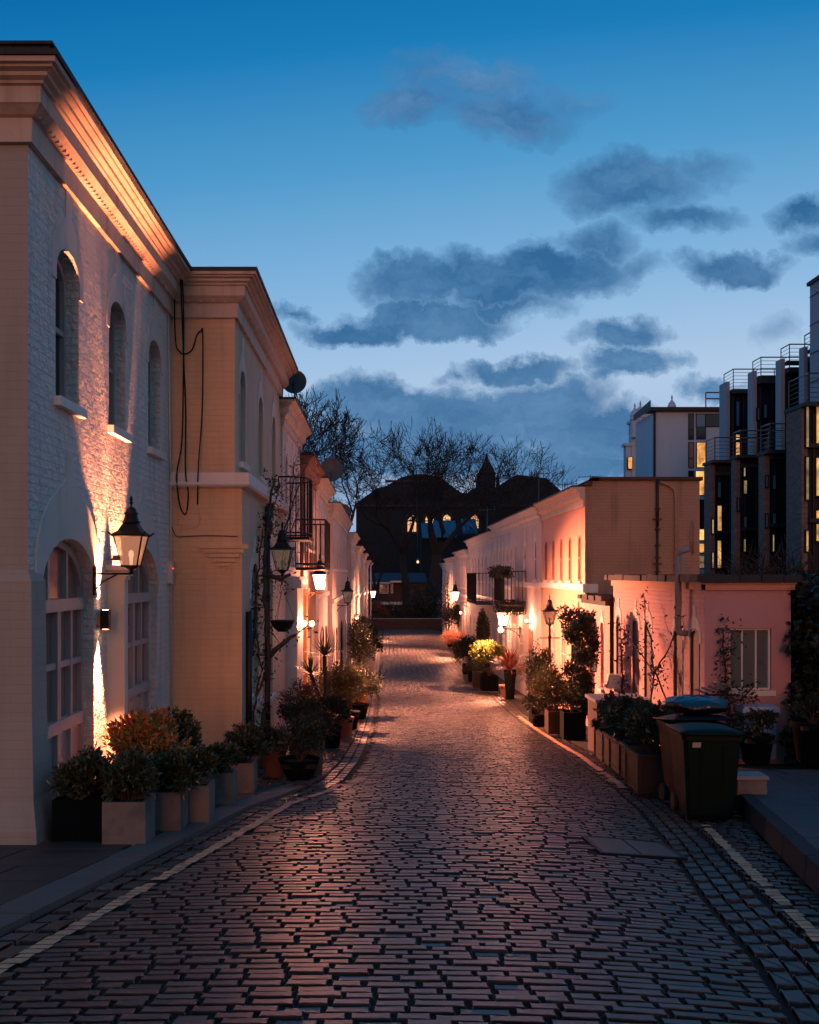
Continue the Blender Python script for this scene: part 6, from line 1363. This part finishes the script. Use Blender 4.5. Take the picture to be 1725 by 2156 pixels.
# ============================================================ bins, block, litter
def bin_(x, y, rot, mat_, label, lidopen=0.0, s=1.0, name='wheelie_bin', sticker=False):
    z = float(gs(y)) + camber(x, y) + .02; t_ = thing(name, (x, y, z), label, 'bin', 'wheelie bins by the right kerb'); c_, s_ = math.cos(rot), math.sin(rot)
    def T(vs): return [(x + (a_ * c_ - b_ * s_) * s, y + (a_ * s_ + b_ * c_) * s, z + h_ * s) for a_, b_, h_ in vs]
    mb = MB()
    sec = [(.235, .26, .03, 0), (.25, .29, .08, 0), (.305, .365, .90, 0), (.325, .385, .905, 0), (.325, .385, .955, 0)]; V = []
    for (hx, hy, h_, _) in sec:
        cch = .04
        for (a_, b_) in ((-hx + cch, -hy), (hx - cch, -hy), (hx, -hy + cch), (hx, hy - cch), (hx - cch, hy), (-hx + cch, hy), (-hx, hy - cch), (-hx, -hy + cch)): V.append((a_, b_, h_))
    fs = [(i * 8 + k, i * 8 + (k + 1) % 8, (i + 1) * 8 + (k + 1) % 8, (i + 1) * 8 + k) for i in range(4) for k in range(8)] + [tuple(range(7, -1, -1))]
    mb.add(T(V), fs)
    for k in (-1, 1): mb.add(T([(k * .12 - .012, -.28, .15), (k * .12 + .012, -.28, .15), (k * .12 + .012, -.372, .85), (k * .12 - .012, -.372, .85), (k * .12 - .012, -.295, .15), (k * .12 + .012, -.295, .15), (k * .12 + .012, -.385, .85), (k * .12 - .012, -.385, .85)]), [(4, 5, 6, 7), (0, 4, 7, 3), (1, 2, 6, 5)])
    mb.build('body', M[mat_], t_)
    mb = MB(); lo = lidopen; V = []; nx = 6
    for j in range(7):
        v_ = j / 6; yb = -.42 + .84 * v_
        for i in range(nx + 1):
            u_ = i / nx; xx = -.335 + .67 * u_; hh = .965 + .055 * math.sin(PI * u_) ** .5 * math.sin(PI * min(v_ * 1.0, 1)) ** .5; dd = .385 - yb; V.append((xx, .385 - dd * math.cos(lo), hh + dd * math.sin(lo)))
    W = nx + 1; mb.add(T(V) + T([(a_, b_, h_ - .025) for a_, b_, h_ in V]), [(j * W + i, j * W + i + 1, (j + 1) * W + i + 1, (j + 1) * W + i) for j in range(6) for i in range(nx)] + [(49 + (j + 1) * W + i, 49 + (j + 1) * W + i + 1, 49 + j * W + i + 1, 49 + j * W + i) for j in range(6) for i in range(nx)] + [(i, 49 + i, 50 + i, i + 1) for i in range(nx)] + [(j * W, (j + 1) * W, 49 + (j + 1) * W, 49 + j * W) for j in range(6)] + [(j * W + nx, 49 + j * W + nx, 49 + (j + 1) * W + nx, (j + 1) * W + nx) for j in range(6)], True)
    ld_ = mb.build('lid', M[mat_], t_)
    mb = MB(); mb.tube(T([(-.20, .40, .93), (-.20, .46, .95), (.20, .46, .95), (.20, .40, .93)]), .016, 6); mb.build('handle', M[mat_], t_)
    for k in (-1, 1):
        mb = MB(); cw_ = T([(k * .26, .27, .10)])[0]; mb.tube([np.array(cw_) - np.array((.025 * c_, .025 * s_, 0)), np.array(cw_) + np.array((.025 * c_, .025 * s_, 0))], .10 * s, 16); mb.build('wheel', M['iron'], t_)
    if sticker:
        mb = MB(); mb.add(T([(-.22, -.376, .83), (-.13, -.376, .83), (-.13, -.381, .885), (-.22, -.381, .885)]), [(0, 1, 2, 3)]); mb.build('label_sticker', M['sticker'], t_)
    return t_
bin_(3.34, 10.30, -.06, 'greenbin', 'dark green wheelie bin with small pale sticker, in front', .03, .93, sticker=True)
bin_(3.50, 11.15, .06, 'blackbin', 'black wheelie bin with lid propped open by bags, behind the green one', .12, .97)
bg_ = thing('bin_bag', (3.45, 11.1, -1.5), 'shiny black refuse bag bulging out of the rear bin', 'bin bag')
rng = np.random.default_rng(12); V = []; nu, nv_ = 22, 12
for j in range(nv_ + 1):
    for i in range(nu):
        a_, b_ = 2 * PI * i / nu, PI * j / nv_ - PI / 2; k = 1 + .07 * math.sin(5 * a_ + 3 * b_) + .05 * math.sin(9 * a_ - 4 * b_) + rng.normal() * .012; V.append((3.54 + .36 * k * math.cos(a_) * math.cos(b_), 11.15 + .34 * k * math.sin(a_) * math.cos(b_), -1.46 + .10 * k * math.sin(b_)))
mb = MB(); mb.add(V, [(j * nu + i, j * nu + (i + 1) % nu, (j + 1) * nu + (i + 1) % nu, (j + 1) * nu + i) for j in range(nv_) for i in range(nu)], True); mb.build('bag', M['bagblack'], bg_)
st_ = thing('chair_frame', (3.9, 11.6, -1.7), 'flat black slatted plastic tray lying on top of the rear bin', 'tray'); mb = MB()
for k in range(5): mb.box((3.70 + k * .075, 11.35, -1.37 + k * .018), (3.73 + k * .075, 11.75, -1.35 + k * .018))
mb.box((3.68, 11.33, -1.385), (4.07, 11.36, -1.365)); mb.build('slats', M['blackbin'], st_); st_.name = 'slatted_tray'
blk = thing('stone_block', (3.95, 10.75, float(gs(10.75)) + .125), 'rough stone block with pale worn top on the right pavement edge', 'stone block')
mb = MB(); bz = float(gs(10.75)) + .125; mb.box((3.80, 10.62, bz), (4.12, 10.88, bz + .17), top=.95); mb.build('block', M['concrete'], blk)
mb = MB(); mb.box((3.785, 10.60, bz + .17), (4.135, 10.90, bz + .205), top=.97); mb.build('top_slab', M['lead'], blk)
for (x, y, w_, h, lab) in ((5.35, 14.2, .5, .42, 'dark round tub with drooping plant at left of the steps to the pink end wall'), (6.2, 14.3, .6, .6, 'large dark tub under the ivy at the right edge')):
    potted(x, y, w_, h, 'blackbox', lab, int(x * 100), [(0, .1, (.3, .3, .28), 900, .07, 'darkleaf', .4)], 'round', zoff=.12)
# bright timber door and entrance under the left lamp
dr = thing('timber_door_surround', (-1.95, 23.8, -3.6), 'varnished timber door surround glowing orange beside the bright lamp', 'door surround')
mb = MB(); mb.box((-2.04, 24.55, -3.75), (-1.84, 24.85, -.35)); mb.build('post', M['woodlit'], dr)
mb = MB(); mb.box((-2.04, 23.2, -.5), (-1.78, 24.85, -.35)); mb.build('lintel', M['woodlit'], dr)
mb = MB(); mb.box((-2.03, 23.3, -3.7), (-1.96, 24.5, -.55)); mb.build('door_leaf', M['white'], dr)
pl = thing('white_pilaster', (-1.95, 21.6, -3.6), 'white moulded doorway pier catching the brightest lamp light', 'pier')
mb = MB(); mb.box((-2.05, 21.3, -3.7), (-1.80, 21.6, -.3)); mb.box((-2.05, 22.7, -3.7), (-1.80, 22.95, -.3)); mb.build('shaft', M['white'], pl)
mb = MB(); mb.box((-2.05, 21.2, -.3), (-1.70, 23.05, -.12)); mb.box((-2.05, 21.25, -.12), (-1.74, 23.0, -.05)); mb.build('entablature', M['white'], pl)
